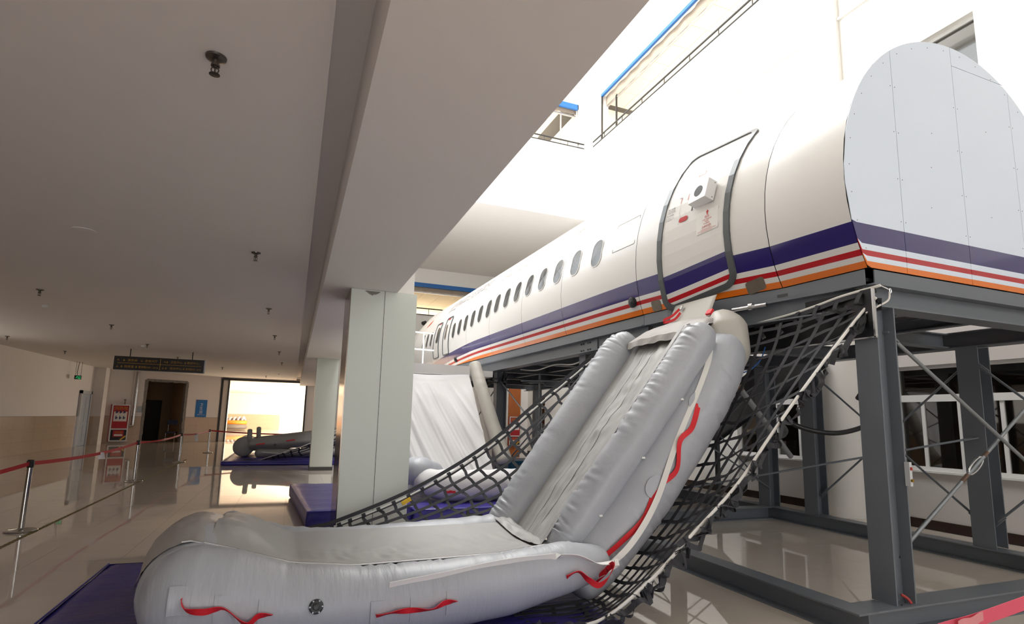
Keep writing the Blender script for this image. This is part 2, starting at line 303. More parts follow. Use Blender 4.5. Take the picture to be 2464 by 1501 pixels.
m_ = MB(); wbox(m_, 2.62, 3.45, 0, 2.12, -2.8, -2.72); obj('door_panel', m_, 'dark_wood', d)
m_ = MB(); wbox(m_, 2.5, 2.62, 0, 2.35, -2.8, -2.68); wbox(m_, 3.45, 3.57, 0, 2.35, -2.8, -2.68); wbox(m_, 2.5, 3.57, 2.12, 2.4, -2.8, -2.66); obj('door_frame', m_, 'brown_wall', d)
# wide opening and bright far room
m_ = MB(); m_.box(-3.66, -3.36, 33.62, 33.95, 0, ZC+.1); m_.box(.62, 1.4, 33.62, 33.95, 0, ZC+.1); m_.box(-3.66, .7, 33.62, 33.95, 3.36, ZC+.1)
struct('wall_opening', 'wall around the wide opening to the bright far room', m_, 'hall_paint')
m_ = MB(); m_.box(-3.72, -3.62, 33.56, 33.66, 0, 3.36); m_.box(-3.38, -3.3, 33.56, 33.98, 0, 3.3); m_.box(.56, .64, 33.56, 33.98, 0, 3.3); m_.box(-3.72, .68, 33.54, 33.98, 3.28, 3.38)
struct('trim_2', 'dark metal roller shutter frame of the wide opening', m_, 'rail_dark')
m_ = MB(); m_.box(-9.6, -9.3, 33.95, 60.5, 0, 3.6); m_.box(-9.6, 3.4, 60.2, 60.5, 0, 3.6); m_.box(1.25, 1.5, 33.95, 35.8, 0, 3.6); m_.box(3.2, 3.4, 35.8, 60.5, 0, .8); m_.box(3.2, 3.4, 35.8, 60.5, 3.2, 3.6); m_.box(1.3, 3.4, 35.6, 35.8, 0, 3.6)
struct('wall_far_room', 'walls of the sunlit far room', m_, 'hall_paint')
struct('ceiling', 'white ceiling of the sunlit far room', bx(-9.6, 3.4, 34.2, 60.5, ZC+.02, ZC+.3), 'ceiling_paint')
fd = struct('baseboard_far_room', 'beige tile dado in the sunlit far room', bx(-9.3, -1.2, 60.17, 60.2, 0, 1.42), 'dado_grout')
me_ = mesh('tile', bx(-.498, .498, -.006, .006, -.236+.0015, .236-.0015), 'dado_tile')
for i in range(8):
    for k in range(3): piece('tile', me_, fd, (-8.7+i, 60.163, .4733*(k+.5)))
# right wall with windows, pier, ledges
WZ0, WZ1 = .9, 2.55
wins = [(3.3, 6.32), (7.78, 9.9), (11.3, 13.9), (20.25, 21.35)]
m_ = MB(); y = -10.2
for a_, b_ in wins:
    z1_ = WZ1 if a_ < 20 else 2.52; wi = 1 if a_ < 11 else 0  # near lower bays get the greyer white, shade put into the colour
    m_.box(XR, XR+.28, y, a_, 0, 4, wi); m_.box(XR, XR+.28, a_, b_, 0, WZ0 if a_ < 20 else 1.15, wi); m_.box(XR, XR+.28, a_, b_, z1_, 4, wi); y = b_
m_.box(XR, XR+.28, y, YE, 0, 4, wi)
m_.box(XR, XR+.28, -10.2, 4.66, 4, 8.02); m_.box(XR, XR+.28, 6.6, YE, 4, 8.02); m_.box(XR, XR+.28, 4.66, 6.6, 4, 6.2); m_.box(XR, XR+.28, 4.66, 6.6, 7.98, 8.02)
m_.box(XR, XR+.28, -10.2, YE, 8.02, 11.32); m_.box(XR, XR+.28, 15.85, YE, 11.32, 13.0); m_.box(XR, XR+.28, -10.2, 3.0, 11.32, 13.0); m_.box(XR, XR+.28, -10.2, YE, 13.0, 15.6)
m_.box(XR-.09, XR, 6.85, 7.57, 3.0, 15.6)
rw = struct('wall_right', 'tall white right wall of the atrium behind the aircraft', m_, ['white_paint', 'shaded_white_paint'])
m_ = MB(); m_.box(XR-.035, XR, 7.57, 16.9, 9.39, 9.43); struct('trim_3', 'thin ledge line across the right atrium wall', m_, 'white_paint')
struct('trim_4', 'thin ledge line above the upper right window', bx(XR-.05, XR, -10, 6.85, 9.38, 9.43), 'white_paint')
struct('wall_pier', 'round white column standing against the right wall', MB().lathe((9.3, 7.22, 0), [(.36, 0), (.36, 4.2)], n=40), 'white_paint', smooth=True, cat='column')
for a_, b_ in ((3.0, 3.3),): pass
bb = struct('baseboard_right', 'dark brown tile skirting along the right wall', bx(XR-.008, XR, 2, 26, 0, .15), 'grout')
me_ = mesh('tile', bx(-.008, .008, -.397, .397, .002, .148), 'dark_base_tile')
for i in range(28): piece('tile', me_, bb, (XR-.016, 2.4+.8*i, 0))
bk = MB().box(XR+2.4, XR+2.6, 0, 24, 0, 3.2).box(XR+.28, XR+2.6, -.2, 0, 0, 3.2).box(XR+.28, XR+2.6, 24, 24.2, 0, 3.2).box(XR+.28, XR+2.6, -.2, 24.2, 3.2, 3.4)
struct('wall_side_room', 'dim walls of the rooms behind the right hand windows', bk, 'brown_wall')
def window(idx, label, y0, y1, z0, z1, zt, muls, x=XR+.06, inner=None):
    g = MB(); f = .055
    fr_ = MB(); fr_.box(x, x+.07, y0, y1, z0, z0+f); fr_.box(x, x+.07, y0, y1, z1-f, z1); fr_.box(x, x+.07, y0, y0+f, z0, z1); fr_.box(x, x+.07, y1-f, y1, z0, z1)
    if zt: fr_.box(x-.006, x+.07, y0, y1, zt-.055, zt+.055)
    for ym in muls: fr_.box(x-.004, x+.066, ym-.04, ym+.04, z0, zt or z1)
    w_ = struct('window_%d' % idx, label, fr_, 'window_white', cat='window')
    ys = [y0]+list(muls)+[y1]
    for a_, b_ in zip(ys, ys[1:]): obj('pane', bx(x+.03, x+.036, a_+.03, b_-.03, z0+.03, (zt or z1)-.03), 'window_glass', w_)
    if zt: obj('pane', bx(x+.03, x+.036, y0+.04, y1-.04, zt+.04, z1-.04), 'window_glass', w_)
    for ym in (inner or []): obj('sash', MB().box(x+.01, x+.05, ym-.025, ym+.025, z0+.05, (zt or z1)-.05), 'window_white', w_)
    obj('sill', bx(XR-.05, x+.06, y0-.03, y1+.03, z0-.03, z0-.001), 'window_white', w_); return w_
window(1, 'wide white framed window behind the front brace rods', 3.3, 6.32, .9, 2.55, 2.03, (4.35, 5.38), inner=(4.85, 5.93))
window(2, 'white framed window seen through the right hand net', 7.78, 9.9, .9, 2.55, 2.03, (8.85,), inner=(8.3,))
window(3, 'white framed window further along behind the stairs', 11.3, 13.9, .9, 2.55, 2.03, (12.6,), inner=(12.0,))
window(4, 'small window in white wall beyond the left net', 20.25, 21.35, 1.15, 2.52, 2.05, (20.8,))
window(5, 'upper window in right wall above the aircraft end', 4.66, 6.6, 6.2, 7.98, 7.1, (5.6,), x=XR+.12)
struct('wall_upper_room', 'dim room behind the upper right window', MB().box(XR+1.6, XR+1.8, 3, 8.5, 5.8, 8.4).box(XR+.28, XR+1.8, 3, 8.5, 8.3, 8.5).box(XR+.28, XR+1.8, 2.9, 3, 5.8, 8.4).box(XR+.28, XR+1.8, 8.5, 8.6, 5.8, 8.4).box(XR+.28, XR+1.8, 3, 8.5, 5.7, 5.8), 'hall_paint')
# far atrium end
m_ = MB(); m_.box(1.155, 3.5, 16.9, 17.2, 8.84, 15.6); m_.box(3.5, 8.99, 16.9, 17.2, 8.84, 11.42); m_.box(3.5, 8.99, 16.9, 17.2, 13.1, 15.6); m_.box(8.99, XR, 16.9, 17.2, 8.84, 15.6)
struct('wall_far', 'white upper end wall of the atrium with balcony opening', m_, 'white_paint')
struct('ceiling', 'plain soffit slab at the far end above the nose', bx(1.155, XR, 16.9, YE, 8.7, 8.84), 'soffit_paint')
m_ = MB(); m_.box(1.155, XR, YE, YE+.3, 0, 6.42); m_.box(1.155, XR, YE, YE+.3, 7.98, 8.7); struct('wall_end', 'white end wall behind the aircraft nose', m_, 'white_paint')
struct('ceiling', 'glazed roof slab over the atrium', MB().box(.8, XR+.3, -10.2, 17.2, 15.5, 15.7), 'white_paint')
struct('wall_rear', 'rear wall of hall and atrium behind the viewer', MB().box(-8.65, 1.155, -10.4, -10.2, 0, 4.3).box(.8, XR+.3, -10.4, -10.2, 0, 15.6), 'white_paint')
def room(name, label, x0, x1, y0, y1, z0, z1, openside):
    m = MB(); t = .12
    m.box(x0, x1, y0, y1, z0-t, z0)
    if openside != 'x': m.box(x0-t, x0, y0, y1, z0-t, z1)
    m.box(x1, x1+t, y0, y1, z0-t, z1)
    if openside != 'y': m.box(x0, x1, y0-t, y0, z0-t, z1)
    m.box(x0, x1, y1, y1+t, z0-t, z1)
    struct(name, label, m, 'white_paint')
def tiles(label, x0, x1, y0, y1, z, p_):
    g = struct('ceiling', label, bx(x0, x1, y0, y1, z+.02, z+.12), 'plinth')
    nx, ny = int((x1-x0)/p_), int((y1-y0)/p_); me_ = mesh('panel', bx(-p_/2+.006, p_/2-.006, -p_/2+.006, p_/2-.006, 0, .018), 'ceil_tile')
    for i in range(nx):
        for j in range(ny): piece('panel', me_, g, (x0+p_*(i+.5), y0+p_*(j+.5), z+random.uniform(0, .003)))
room('wall_balcony', 'room behind the upper right balcony opening', XR+.28, 13.5, 2.8, 16.6, 10.9, 13.2, 'x'); tiles('panelled ceiling of the upper right balcony room', XR+.28, 13.5, 2.8, 16.6, 13.02, .9)
room('wall_balcony', 'room behind the upper far balcony opening', 3.2, 9.2, 17.2, 21.2, 11.0, 13.3, 'y'); tiles('panelled ceiling of the upper far balcony room', 3.2, 9.2, 17.2, 21.2, 13.12, .9)
room('wall_balcony', 'second floor room behind the nose', 1.2, XR, YE+.3, 34.5, 6.0, 7.9, 'y'); tiles('panelled cream ceiling of second floor room behind nose', 1.2, XR, YE+.3, 34.5, 7.72, .9)
# balcony rails, blinds, blue housings
def rail(name, label, p0, p1, z, zs, n_):
    p0, p1 = V(p0), V(p1); m = MB().tube([p0+V((0, 0, z)), p1+V((0, 0, z))], .028, n=8)
    m.tube([p0+V((0, 0, zs)), p1+V((0, 0, zs))], .02, n=8); t = thing(name, label, 'railing', tuple(p0+V((0, 0, zs))), 'dark balcony rails')
    obj('rail', m, 'rail_dark', t)
    for i in range(n_): q = p0.lerp(p1, (i+.3)/n_); obj('post', MB().cyl(q+V((0, 0, zs)), q+V((0, 0, z)), .014, n=6), 'rail_dark', t)
rail('balcony_rail', 'dark rail along the upper right balcony', (XR-.07, 3, 0), (XR-.07, 16.3, 0), 11.42, 11.24, 12)
rail('balcony_rail', 'short dark rail at the upper far balcony', (3.5, 16.84, 0), (9.2, 16.84, 0), 11.56, 11.4, 6)
rail('balcony_rail', 'dark rail at second floor opening behind the nose', (1.3, YE-.08, 0), (XR, YE-.08, 0), 6.72, 6.42, 6)
def blind(label, x0, x1, y0, y1, z0, z1, along):
    t = thing('roller_blind', label, 'blind', ((x0+x1)/2, (y0+y1)/2, z0))
    if along == 'y': obj('housing', bx(x0, x0+.08, y0, y1, z1-.1, z1), 'blue_box', t); obj('bottom_bar', bx(x0+.24, x0+.3, y0, y1, z0-.06, z0), 'aluminium', t)
    else: obj('housing', bx(x0, x1, y0, y0+.08, z1-.2, z1), 'blue_box', t); obj('bottom_bar', bx(x0, x1, y0+.24, y0+.3, z0-.06, z0), 'aluminium', t)
    def f(u, v):
        q = .02*math.sin(u*120)+.03*NZ.noise(V((u*30, v*2, 0)))
        return (x0+.2+q, y0+(y1-y0)*u, z1-.05-(z1-.05-z0)*v) if along == 'y' else (x0+(x1-x0)*u, y0+.2+q, z1-.1-(z1-.1-z0)*v)
    obj('fabric', MB().grid(90, 4, f), 'blind_brown', t, smooth=True)
blind('brown gathered blind under blue housing, upper right balcony', XR-.02, XR+.3, 3.0, 15.85, 12.66, 13.02, 'y')
blind('short gathered blind at the upper far balcony', 3.5, 8.99, 16.88, 17.2, 12.8, 13.1, 'x')
blind('wide blind under bright blue housing behind the nose', 1.2, XR, YE-.06, YE+.3, 7.6, 7.98, 'x')
for nm, y0 in (('right', 15.22), ('far', 0)):
    if y0: struct('trim_5', 'slim jamb posts of the upper right balcony', MB().box(XR+.2, XR+.25, 15.2, 15.25, 11.32, 12.98).box(XR-.01, XR+.03, 15.8, 15.86, 11.32, 12.98), 'rail_dark')
    else: struct('trim_6', 'slim jamb posts of the upper far balcony', MB().box(8.36, 8.4, 17.1, 17.14, 11.42, 13.1).box(8.96, 9.0, 16.88, 16.92, 11.42, 13.1), 'aluminium')
stub = struct('wall_stub', 'short wall return carrying the wood panel at the far end', bx(8.4, XR-.002, 22.0, 22.3, 0, 4), 'white_paint')
wp = thing('wood_panel', 'orange brown slatted wood panel beyond the left net', 'panel', (8.75, 21.97, 0))
me_ = mesh('slat', bx(-.029, .029, -.012, .012, 0, 2.9), 'wood_panel'); obj('backing', bx(8.45, 9.0, 21.982, 21.996, 0, 2.95), 'dark_wood', wp)
for i in range(9): piece('slat', me_, wp, V((8.482+.061*i, 21.968, .02))-wp.location)
# ================================================================== AIRCRAFT FUSELAGE
ST = [(3.12, 1.62, 3.68), (3.957, 1.64, 3.638), (5.3, 1.89, 3.50), (5.75, 1.92, 3.515), (6.5, 1.935, 3.52), (18.3, 1.935, 3.52), (19.4, 1.87, 3.48), (20.4, 1.72, 3.40), (21.3, 1.46, 3.26), (22.0, 1.14, 3.10), (22.6, .72, 2.97), (22.9, .2, 2.92)]
def par(y):
    for (a, r1, c1), (b, r2, c2) in zip(ST, ST[1:]):
        if y <= b or b == ST[-1][0]:
            t = min(1, max(0, (y-a)/(b-a))); return 5.82-.0234*max(0, y-5), r1+(r2-r1)*t, c1+(c2-c1)*t
def surf(y, ph, off=0):
    cx, r, cz = par(y); return V((cx-(r+off)*math.cos(ph), y, cz+(r+off)*math.sin(ph)))
def phz(y, z):
    cx, r, cz = par(y); return math.asin(max(-.999, min(.999, (z-cz)/r)))
ZF = 2.882
def stripes(y):
    d = min(1, max(0, (5.3-y)/2.2)); d2 = -.17*(max(0, y-11.7)/3.6)**1.6
    return [max(ZF, z-d*(0, .012, .022, .022, .02, .042)[k]+d2) for k, z in enumerate((ZF, 2.947, 3.003, 3.052, 3.105, 3.303))]
FM = ['aircraft_white', 'stripe_orange', 'stripe_red', 'stripe_blue']; BAND = [1, 0, 2, 0, 3]
AC = thing('aircraft_fuselage', 'white airliner fuselage mock-up with blue, red and orange stripes on steel platform', 'aircraft', (5.6, 10, ZF))
def rows(y):
    ps = [phz(y, z) for z in stripes(y)]; top = ps[-1]; n = 16
    return ps+[top+(math.pi/2-top)*k/n for k in range(1, n+1)]
def skin(y0, y1):
    ys = [y0]+[y for y in [q[0] for q in ST]+[y0+.35*k for k in range(1, 40)] if y0+.05 < y < y1-.05]+[y1]; ys = sorted(set(ys)); m = MB(); vs_ = []; fs = []; mi = []
    for y in ys:
        rr = rows(y); full = rr+[math.pi-p for p in rr[-2::-1]]; vs_ += [surf(y, p) for p in full]
    K = len(full); nb = len(BAND)
    for i in range(len(ys)-1):
        for j in range(K-1):
            fs.append((i*K+j, i*K+j+1, (i+1)*K+j+1, (i+1)*K+j)); b = j if j < K/2 else K-2-j; mi.append(BAND[b] if b < nb else 0)
    m.add(vs_, fs, mi); return m
seams = [3.12, 3.957, 5.745, 7.73, 9.3, 11.0, 12.57, 14.2, 15.9, 18.3, 22.9]
for a_, b_ in zip(seams, seams[1:]): obj('skin_panel', skin(a_+.004, b_-.004), FM, AC, smooth=2, fix=True)
lin_ = MB(); ys = [3.14+.4*k for k in range(48)]; vs_ = []
for y in ys: vs_ += [surf(y, math.radians(-18+216*k/30), -.012) for k in range(31)]
lin_.add(vs_, [(i*31+j, i*31+j+1, (i+1)*31+j+1, (i+1)*31+j) for i in range(47) for j in range(30)]); obj('inner_liner', lin_, 'seam_black', AC)
# flat end wall, split in sheets
cx, r_, cz = par(3.12); YP = 3.114
def zt(x): q = r_**2-(x-cx)**2; return cz+math.sqrt(max(q, 0))
def zb_(x): q = r_**2-(x-cx)**2; return max(ZF-.003, cz-math.sqrt(max(q, 0)))
def sheet(x0, x1, zlo=None, zhi=None):
    m = MB(); n = 14; SB = stripes(3.12)+[9]; MI = BAND+[0]
    for k in range(n):
        a_, b_ = x0+(x1-x0)*k/n, x0+(x1-x0)*(k+1)/n
        lo = [max(SB[0]-.004, zb_(a_), zlo or 0), max(SB[0]-.004, zb_(b_), zlo or 0)]; hi = [min(zt(a_), zhi or 99), min(zt(b_), zhi or 99)]
        for q in range(len(MI)):
            z0, z1 = SB[q], SB[q+1]
            p = [(a_, max(z0, lo[0])), (b_, max(z0, lo[1])), (b_, min(z1, hi[1])), (a_, min(z1, hi[0]))]
            if p[2][1] > p[1][1]+1e-4 or p[3][1] > p[0][1]+1e-4:
                p[2] = (p[2][0], max(p[2][1], p[1][1])); p[3] = (p[3][0], max(p[3][1], p[0][1])); m.prism([(x, YP, z) for x, z in p], (0, .006, 0), MI[q])
    return m
EM = ['end_white']+FM[1:]
for x0, x1, lo, hi in ((cx-r_+.002, 4.895, None, None), (4.9, 5.795, None, None), (5.8, 6.69, None, 5.1), (5.8, 6.69, 5.105, None), (6.695, cx+r_-.002, None, None)): obj('end_panel', sheet(x0, x1, lo, hi), EM, AC)
bk = MB(); bk.prism([(cx-(r_-.01)*math.cos(t), YP+.008, max(ZF, cz+(r_-.01)*math.sin(t))) for t in [math.radians(-30+240*k/40) for k in range(41)]], (0, .004, 0)); obj('end_backing', bk, 'seam_black', AC)
rv = MB()
for k in range(26):
    t = math.radians(-24+228*k/25); rv.lathe((0, 0, 0), [(0, 0)], 3) if 0 else rv.cyl((cx-(r_-.06)*math.cos(t), YP-.002, cz+(r_-.06)*math.sin(t)), (cx-(r_-.06)*math.cos(t), YP+.002, cz+(r_-.06)*math.sin(t)), 0.0045, n=8)
for x in (4.898, 5.798, 6.69):
    for z in (3.35, 3.75, 4.2, 4.65):
        for dx in (-.03, .03): rv.cyl((x+dx, YP-.002, z), (x+dx, YP+.002, z), 0.0045, n=8)
for x, z in ((5.3, 3.55), (5.4, 4.3), (5.35, 3.95), (6.2, 3.6), (6.25, 4.5)): rv.cyl((x, YP-.002, z), (x, YP+.002, z), 0.0045, n=8)
obj('screw', rv, 'bare_metal', AC, kind='stuff')
# patches on the skin
def rrect(w, h, r, n=6):
    out = []
    for qx, qy, a0 in ((w/2-r, h/2-r, 0), (-w/2+r, h/2-r, 90), (-w/2+r, -h/2+r, 180), (w/2-r, -h/2+r, 270)):
        for k in range(n+1): a = math.radians(a0+90*k/n); out.append((qx+r*math.cos(a), qy+r*math.sin(a)))
    return out
def onskin(yc, pc, u, v, off): y = yc-u; return surf(y, pc+v/par(yc)[1], off)
def patch(m, yc, pc, poly, off, mi=0, depth=None):
    n = len(poly); b = [onskin(yc, pc, u, v, off) for u, v in poly]; c = onskin(yc, pc, 0, 0, off); vs_ = b+[c]; fs = [(i, (i+1) % n, n) for i in range(n)]
    if depth: vs_ += [onskin(yc, pc, u, v, off-depth) for u, v in poly]; fs += [(i, n+1+i, n+1+(i+1) % n, (i+1) % n) for i in range(n)]
    m.add(vs_, fs, mi)
def ring(m, yc, pc, po, pi_, off, mi=0, depth=.01):
    n = len(po); A_ = [onskin(yc, pc, u, v, off) for u, v in po]; B_ = [onskin(yc, pc, u, v, off) for u, v in pi_]; C_ = [onskin(yc, pc, u, v, off-depth) for u, v in po]; D_ = [onskin(yc, pc, u, v, off-depth) for u, v in pi_]
    m.add(A_+B_+C_+D_, [f for i in range(n) for j in [(i+1) % n] for f in ((i, j, n+j, n+i), (i, 2*n+i, 2*n+j, j), (n+i, n+j, 3*n+j, 3*n+i))], mi)
def cabwin(yc, pc, w_, h_, r):
    fr_ = MB(); ring(fr_, yc, pc, rrect(w_+.03, h_+.03, r+.012), rrect(w_, h_, r), .007); o = obj('window', fr_, 'window_rim', AC)
    g = MB(); patch(g, yc, pc, rrect(w_, h_, r), .004); obj('pane', g, 'cabin_glass', o); return o
R_ = math.radians
WY = [6.716, 7.337, 7.923, 8.511, 9.072, 9.605, 10.132, 10.656, 11.155, 11.68, 12.182, 12.70, 13.185, 13.674]
WP = [12.3, 12.9, 13.0, 13.2, 13.6, 13.2, 12.7, 12.2, 11.4, 10.7, 9.8, 9.0, 8.2, 7.6]
for y, p_ in zip(WY, WP): cabwin(y, R_(p_), .25, .40, .11)
for y, p_ in ((16.98, 10.5), (16.485, 10), (15.989, 9.4)): cabwin(y, R_(p_), .24, .44, .11)
def acdoor(label, y0, y1, z0, z1, fwid, rad, mat='door_edge'):
    yc = (y0+y1)/2; p0, p1 = phz(yc, z0), phz(yc, z1); pc = (p0+p1)/2; h_ = (p1-p0)*par(yc)[1]; w_ = y1-y0
    d_ = MB(); n = 12; SB = stripes(yc); lo = pc-(h_/2-fwid)/par(yc)[1]; hi = pc+(h_/2-fwid)/par(yc)[1]
    ph = sorted([lo, hi]+[phz(yc, z) for z in SB if lo < phz(yc, z) < hi]+[lo+(hi-lo)*k/14 for k in range(1, 14)])
    for a_, b_ in zip(ph, ph[1:]):
        if b_-a_ < 1e-5: continue
        zz = par(yc)[2]+par(yc)[1]*math.sin((a_+b_)/2); mi = 0
        for q in range(5):
            if SB[q] <= zz < SB[q+1]: mi = BAND[q]
        d_.grid(6, 1, lambda u, v: surf(y0+fwid*.9+(w_-fwid*1.8)*u, a_+(b_-a_)*v, .004), mi)
    o = obj('door', d_, FM, AC, smooth=2, fix=True, label=label)
    f_ = MB(); N_ = 10; po = rrect(w_, h_, rad, N_); pi_ = rrect(w_-2*fwid, h_-2*fwid, max(.01, rad-fwid), N_)
    def dens(P): return [(a[0]+(b[0]-a[0])*k/8, a[1]+(b[1]-a[1])*k/8) for a, b in zip(P, P[1:]+P[:1]) for k in range(8)]
    ring(f_, yc, pc, dens(po), dens(pi_), .02, depth=.02); obj('door_frame', f_, mat, o, fix=True); return o, yc, pc
D1, dyc, dpc = acdoor('aft door with thick grey edge seal and rescue stickers', 4.352, 5.336, 2.905, 4.86, .068, .16)
D2, _, _ = acdoor('front overwing exit door', 14.05, 14.62, 3.2, 4.24, .028, .07)
D3, _, _ = acdoor('foremost small exit door', 15.05, 15.62, 3.2, 4.22, .022, .07)
m_ = MB(); patch(m_, 14.42, R_(9.5), rrect(.16, .42, .075), .012); obj('door_window', m_, 'bare_metal', D2)
m_ = MB(); patch(m_, 15.27, R_(10), rrect(.24, .46, .09), .012); obj('door_window', m_, 'cabin_glass', D3)
for dd, yy in ((D2, 14.4), (D3, 15.3)): m_ = MB(); patch(m_, yy, R_(20.5), rrect(.16, .05, .004), .012); obj('exit_sticker', m_, 'ink_red', dd)
def sktext(m, s, y0, ph0, size, width=None, slant=0, off=.008, mi=0, align='LEFT', slope=0):
    vs_, fs = text2d(s, size, align)
    if not vs_: return
    wd = max(p[0] for p in vs_)-min(p[0] for p in vs_); k = width/wd if width else 1; r = par(y0)[1]
    m.add([surf(y0-(u*k+v*slant), ph0+(v+slope*u*k)/r, off) for u, v in vs_], fs, mi)
t_ = MB(); sktext(t_, '航空科学与技术学院', 15.1, R_(30.5), .42, 3.1, slant=.1, slope=.02); obj('lettering', t_, 'ink_pale', AC, label='grey Chinese college name lettering')
t_ = MB(); sktext(t_, 'College of Aeronautical Science and Technology', 11.05, R_(31), .23, 3.5, slope=.018); obj('lettering', t_, 'ink_pale', AC, label='grey English college name lettering')
t_ = MB(); ring(t_, 6.05, R_(15), rrect(.5, .42, .01), rrect(.49, .41, .008), .002, depth=.001); obj('access_hatch', t_, 'ink_grey', AC)
t_ = MB(); t_.add([surf(17.33, R_(26), .006), surf(17.12, R_(31), .006), surf(16.84, R_(33), .006), surf(16.95, R_(28.5), .006)], [(0, 1, 2, 3)]); obj('flag_emblem', t_, 'flag_red', AC)
for y, p_ in ((5.876, -13.8), (13.54, -15.3)):
    n0 = (surf(y, R_(p_), 1)-surf(y, R_(p_))).normalized(); m_ = MB(); c_ = surf(y, R_(p_))
    m_.tube([c_-n0*.01, c_+n0*.03], .068, n=24, cap=.15); m_.tube([c_+n0*.028, c_+n0*.04], .03, n=16, cap=.2); obj('drain_port', m_, 'hose_black', AC, smooth=True)
# stickers and box on the aft door
m_ = MB(); n0 = (surf(4.7, R_(16.5), 1)-surf(4.7, R_(16.5))).normalized(); uy = V((0, -1, 0)); uz = n0.cross(uy)*-1; uz = uz if uz.z > 0 else -uz; c_ = surf(4.7, R_(16.6), .055)
m_.obox(c_, n0, uy, uz, .06, .14, .12); bxo = obj('warning_light_box', m_, 'speaker_white', D1); bxo.modifiers.new('b', 'BEVEL').width = .004
m_ = MB(); m_.tube([c_+n0*.058, c_+n0*.063], .066, n=32, cap=0); obj('speaker_mesh', m_, 'speaker_mesh', bxo) if 0 else obj('round_grille', m_, 'speaker_mesh', AC)
m_ = MB()
for s_ in (-.09, .09): m_.cyl(c_+uy*.141+uz*s_-n0*.03, c_+uy*.143+uz*s_-n0*.03, .007, n=8)
obj('screw', m_, 'bare_metal', AC)
m_ = MB(); patch(m_, 4.975, R_(10.6), rrect(.125, .062, .028), .009); obj('door_handle', m_, 'stripe_red', D1, label='red recessed door handle')
m_ = MB(); ring(m_, 4.878, R_(28.9), rrect(.1, .05, .003), rrect(.09, .04, .002), .008, depth=.002); sktext(m_, 'EXIT', 4.917, R_(28.9)-.012, .04, .076, off=.009); obj('exit_sticker', m_, 'ink_red_pale', D1)
m_ = MB()
for y_, p_, w__, h__ in ((5.08, 20.5, .04, .006), (4.935, 20.6, .05, .006)): patch(m_, y_, R_(p_), rrect(w__, h__, .002), .008, 0)
for y_, p_ in ((5.063, 19.2), (4.965, 19.4)): patch(m_, y_, R_(p_), rrect(.007, .075, .002), .008, 1)
for (ya, pa), (yb, pb) in (((5.06, 18), (5.055, 14)), ((5.055, 14), (5.03, 11.5)), ((4.97, 13.6), (4.935, 12.2)), ((5.05, 11.5), (5.05, 9))):
    m_.ribbon([surf(ya, R_(pa), .009), surf(yb, R_(pb), .009)], (0, 1, 0), .003, .001, mi=2)
obj('handle_marking', m_, ['ink_grey', 'ink_red', 'window_rim'], D1)
m_ = MB(); patch(m_, 4.868, R_(15.0), rrect(.018, .15, .002), .008); m_.add([surf(4.868+.026, R_(17.2), .009), surf(4.868-.026, R_(17.2), .009), surf(4.868, R_(19), .009)], [(0, 1, 2)]); obj('black_arrow', m_, 'black_plastic', D1)
m_ = MB(); patch(m_, 4.635, R_(5.8), rrect(.28, .255, .004), .008); stx = obj('danger_sticker', m_, 'sticker_clear', D1)
m_ = MB(); patch(m_, 4.635, R_(8.6), rrect(.014, .03, .001), .01); m_.add([surf(4.654, R_(9.0), .011), surf(4.616, R_(9.0), .011), surf(4.635, R_(10), .011)], [(0, 1, 2)])
sktext(m_, '危险', 4.635, R_(7.0), .032, align='CENTER', off=.011); sktext(m_, '打开舱门前注意滑梯', 4.635, R_(6.1), .019, .12, align='CENTER', off=.011); sktext(m_, '严禁靠近', 4.635, R_(5.4), .016, .05, align='CENTER', off=.011); sktext(m_, '确认已解除预位', 4.635, R_(4.7), .016, .08, align='CENTER', off=.011)
sktext(m_, 'DANGER', 4.635, R_(3.4), .034, .115, align='CENTER', off=.011); sktext(m_, 'ESCAPE SLIDE ARMED', 4.635, R_(2.75), .012, .13, align='CENTER', off=.011); sktext(m_, 'STAND CLEAR OF DOOR BEFORE OPENING', 4.635, R_(2.3), .013, .24, align='CENTER', off=.011); sktext(m_, 'DISARM BEFORE OPENING', 4.635, R_(1.85), .012, .15, align='CENTER', off=.011)
obj('danger_lettering', m_, 'ink_red', AC)
m_ = MB(); sktext(m_, '开门步骤', 5.235, R_(16.6), .034, .1); sktext(m_, '1 拉出手柄并旋转', 5.24, R_(15.9), .017, .11); sktext(m_, '2 向外推门到底锁定', 5.24, R_(15.3), .017, .125); sktext(m_, 'TO OPEN', 5.24, R_(14.0), .036, .105); sktext(m_, 'PULL HANDLE', 5.24, R_(13.3), .013, .06); sktext(m_, 'ROTATE HANDLE TO STOP', 5.24, R_(12.9), .013, .12); sktext(m_, 'PULL DOOR OUTWARD', 5.24, R_(12.4), .013, .09)
obj('instruction_lettering', m_, 'ink_grey', D1)
for y_, w__ in ((4.20, .2), (5.47, .16)): m_ = MB(); patch(m_, y_, phz(y_, 2.945), rrect(w__, .13, .03), .006, depth=.006); obj('bare_patch', m_, 'bare_metal', AC)
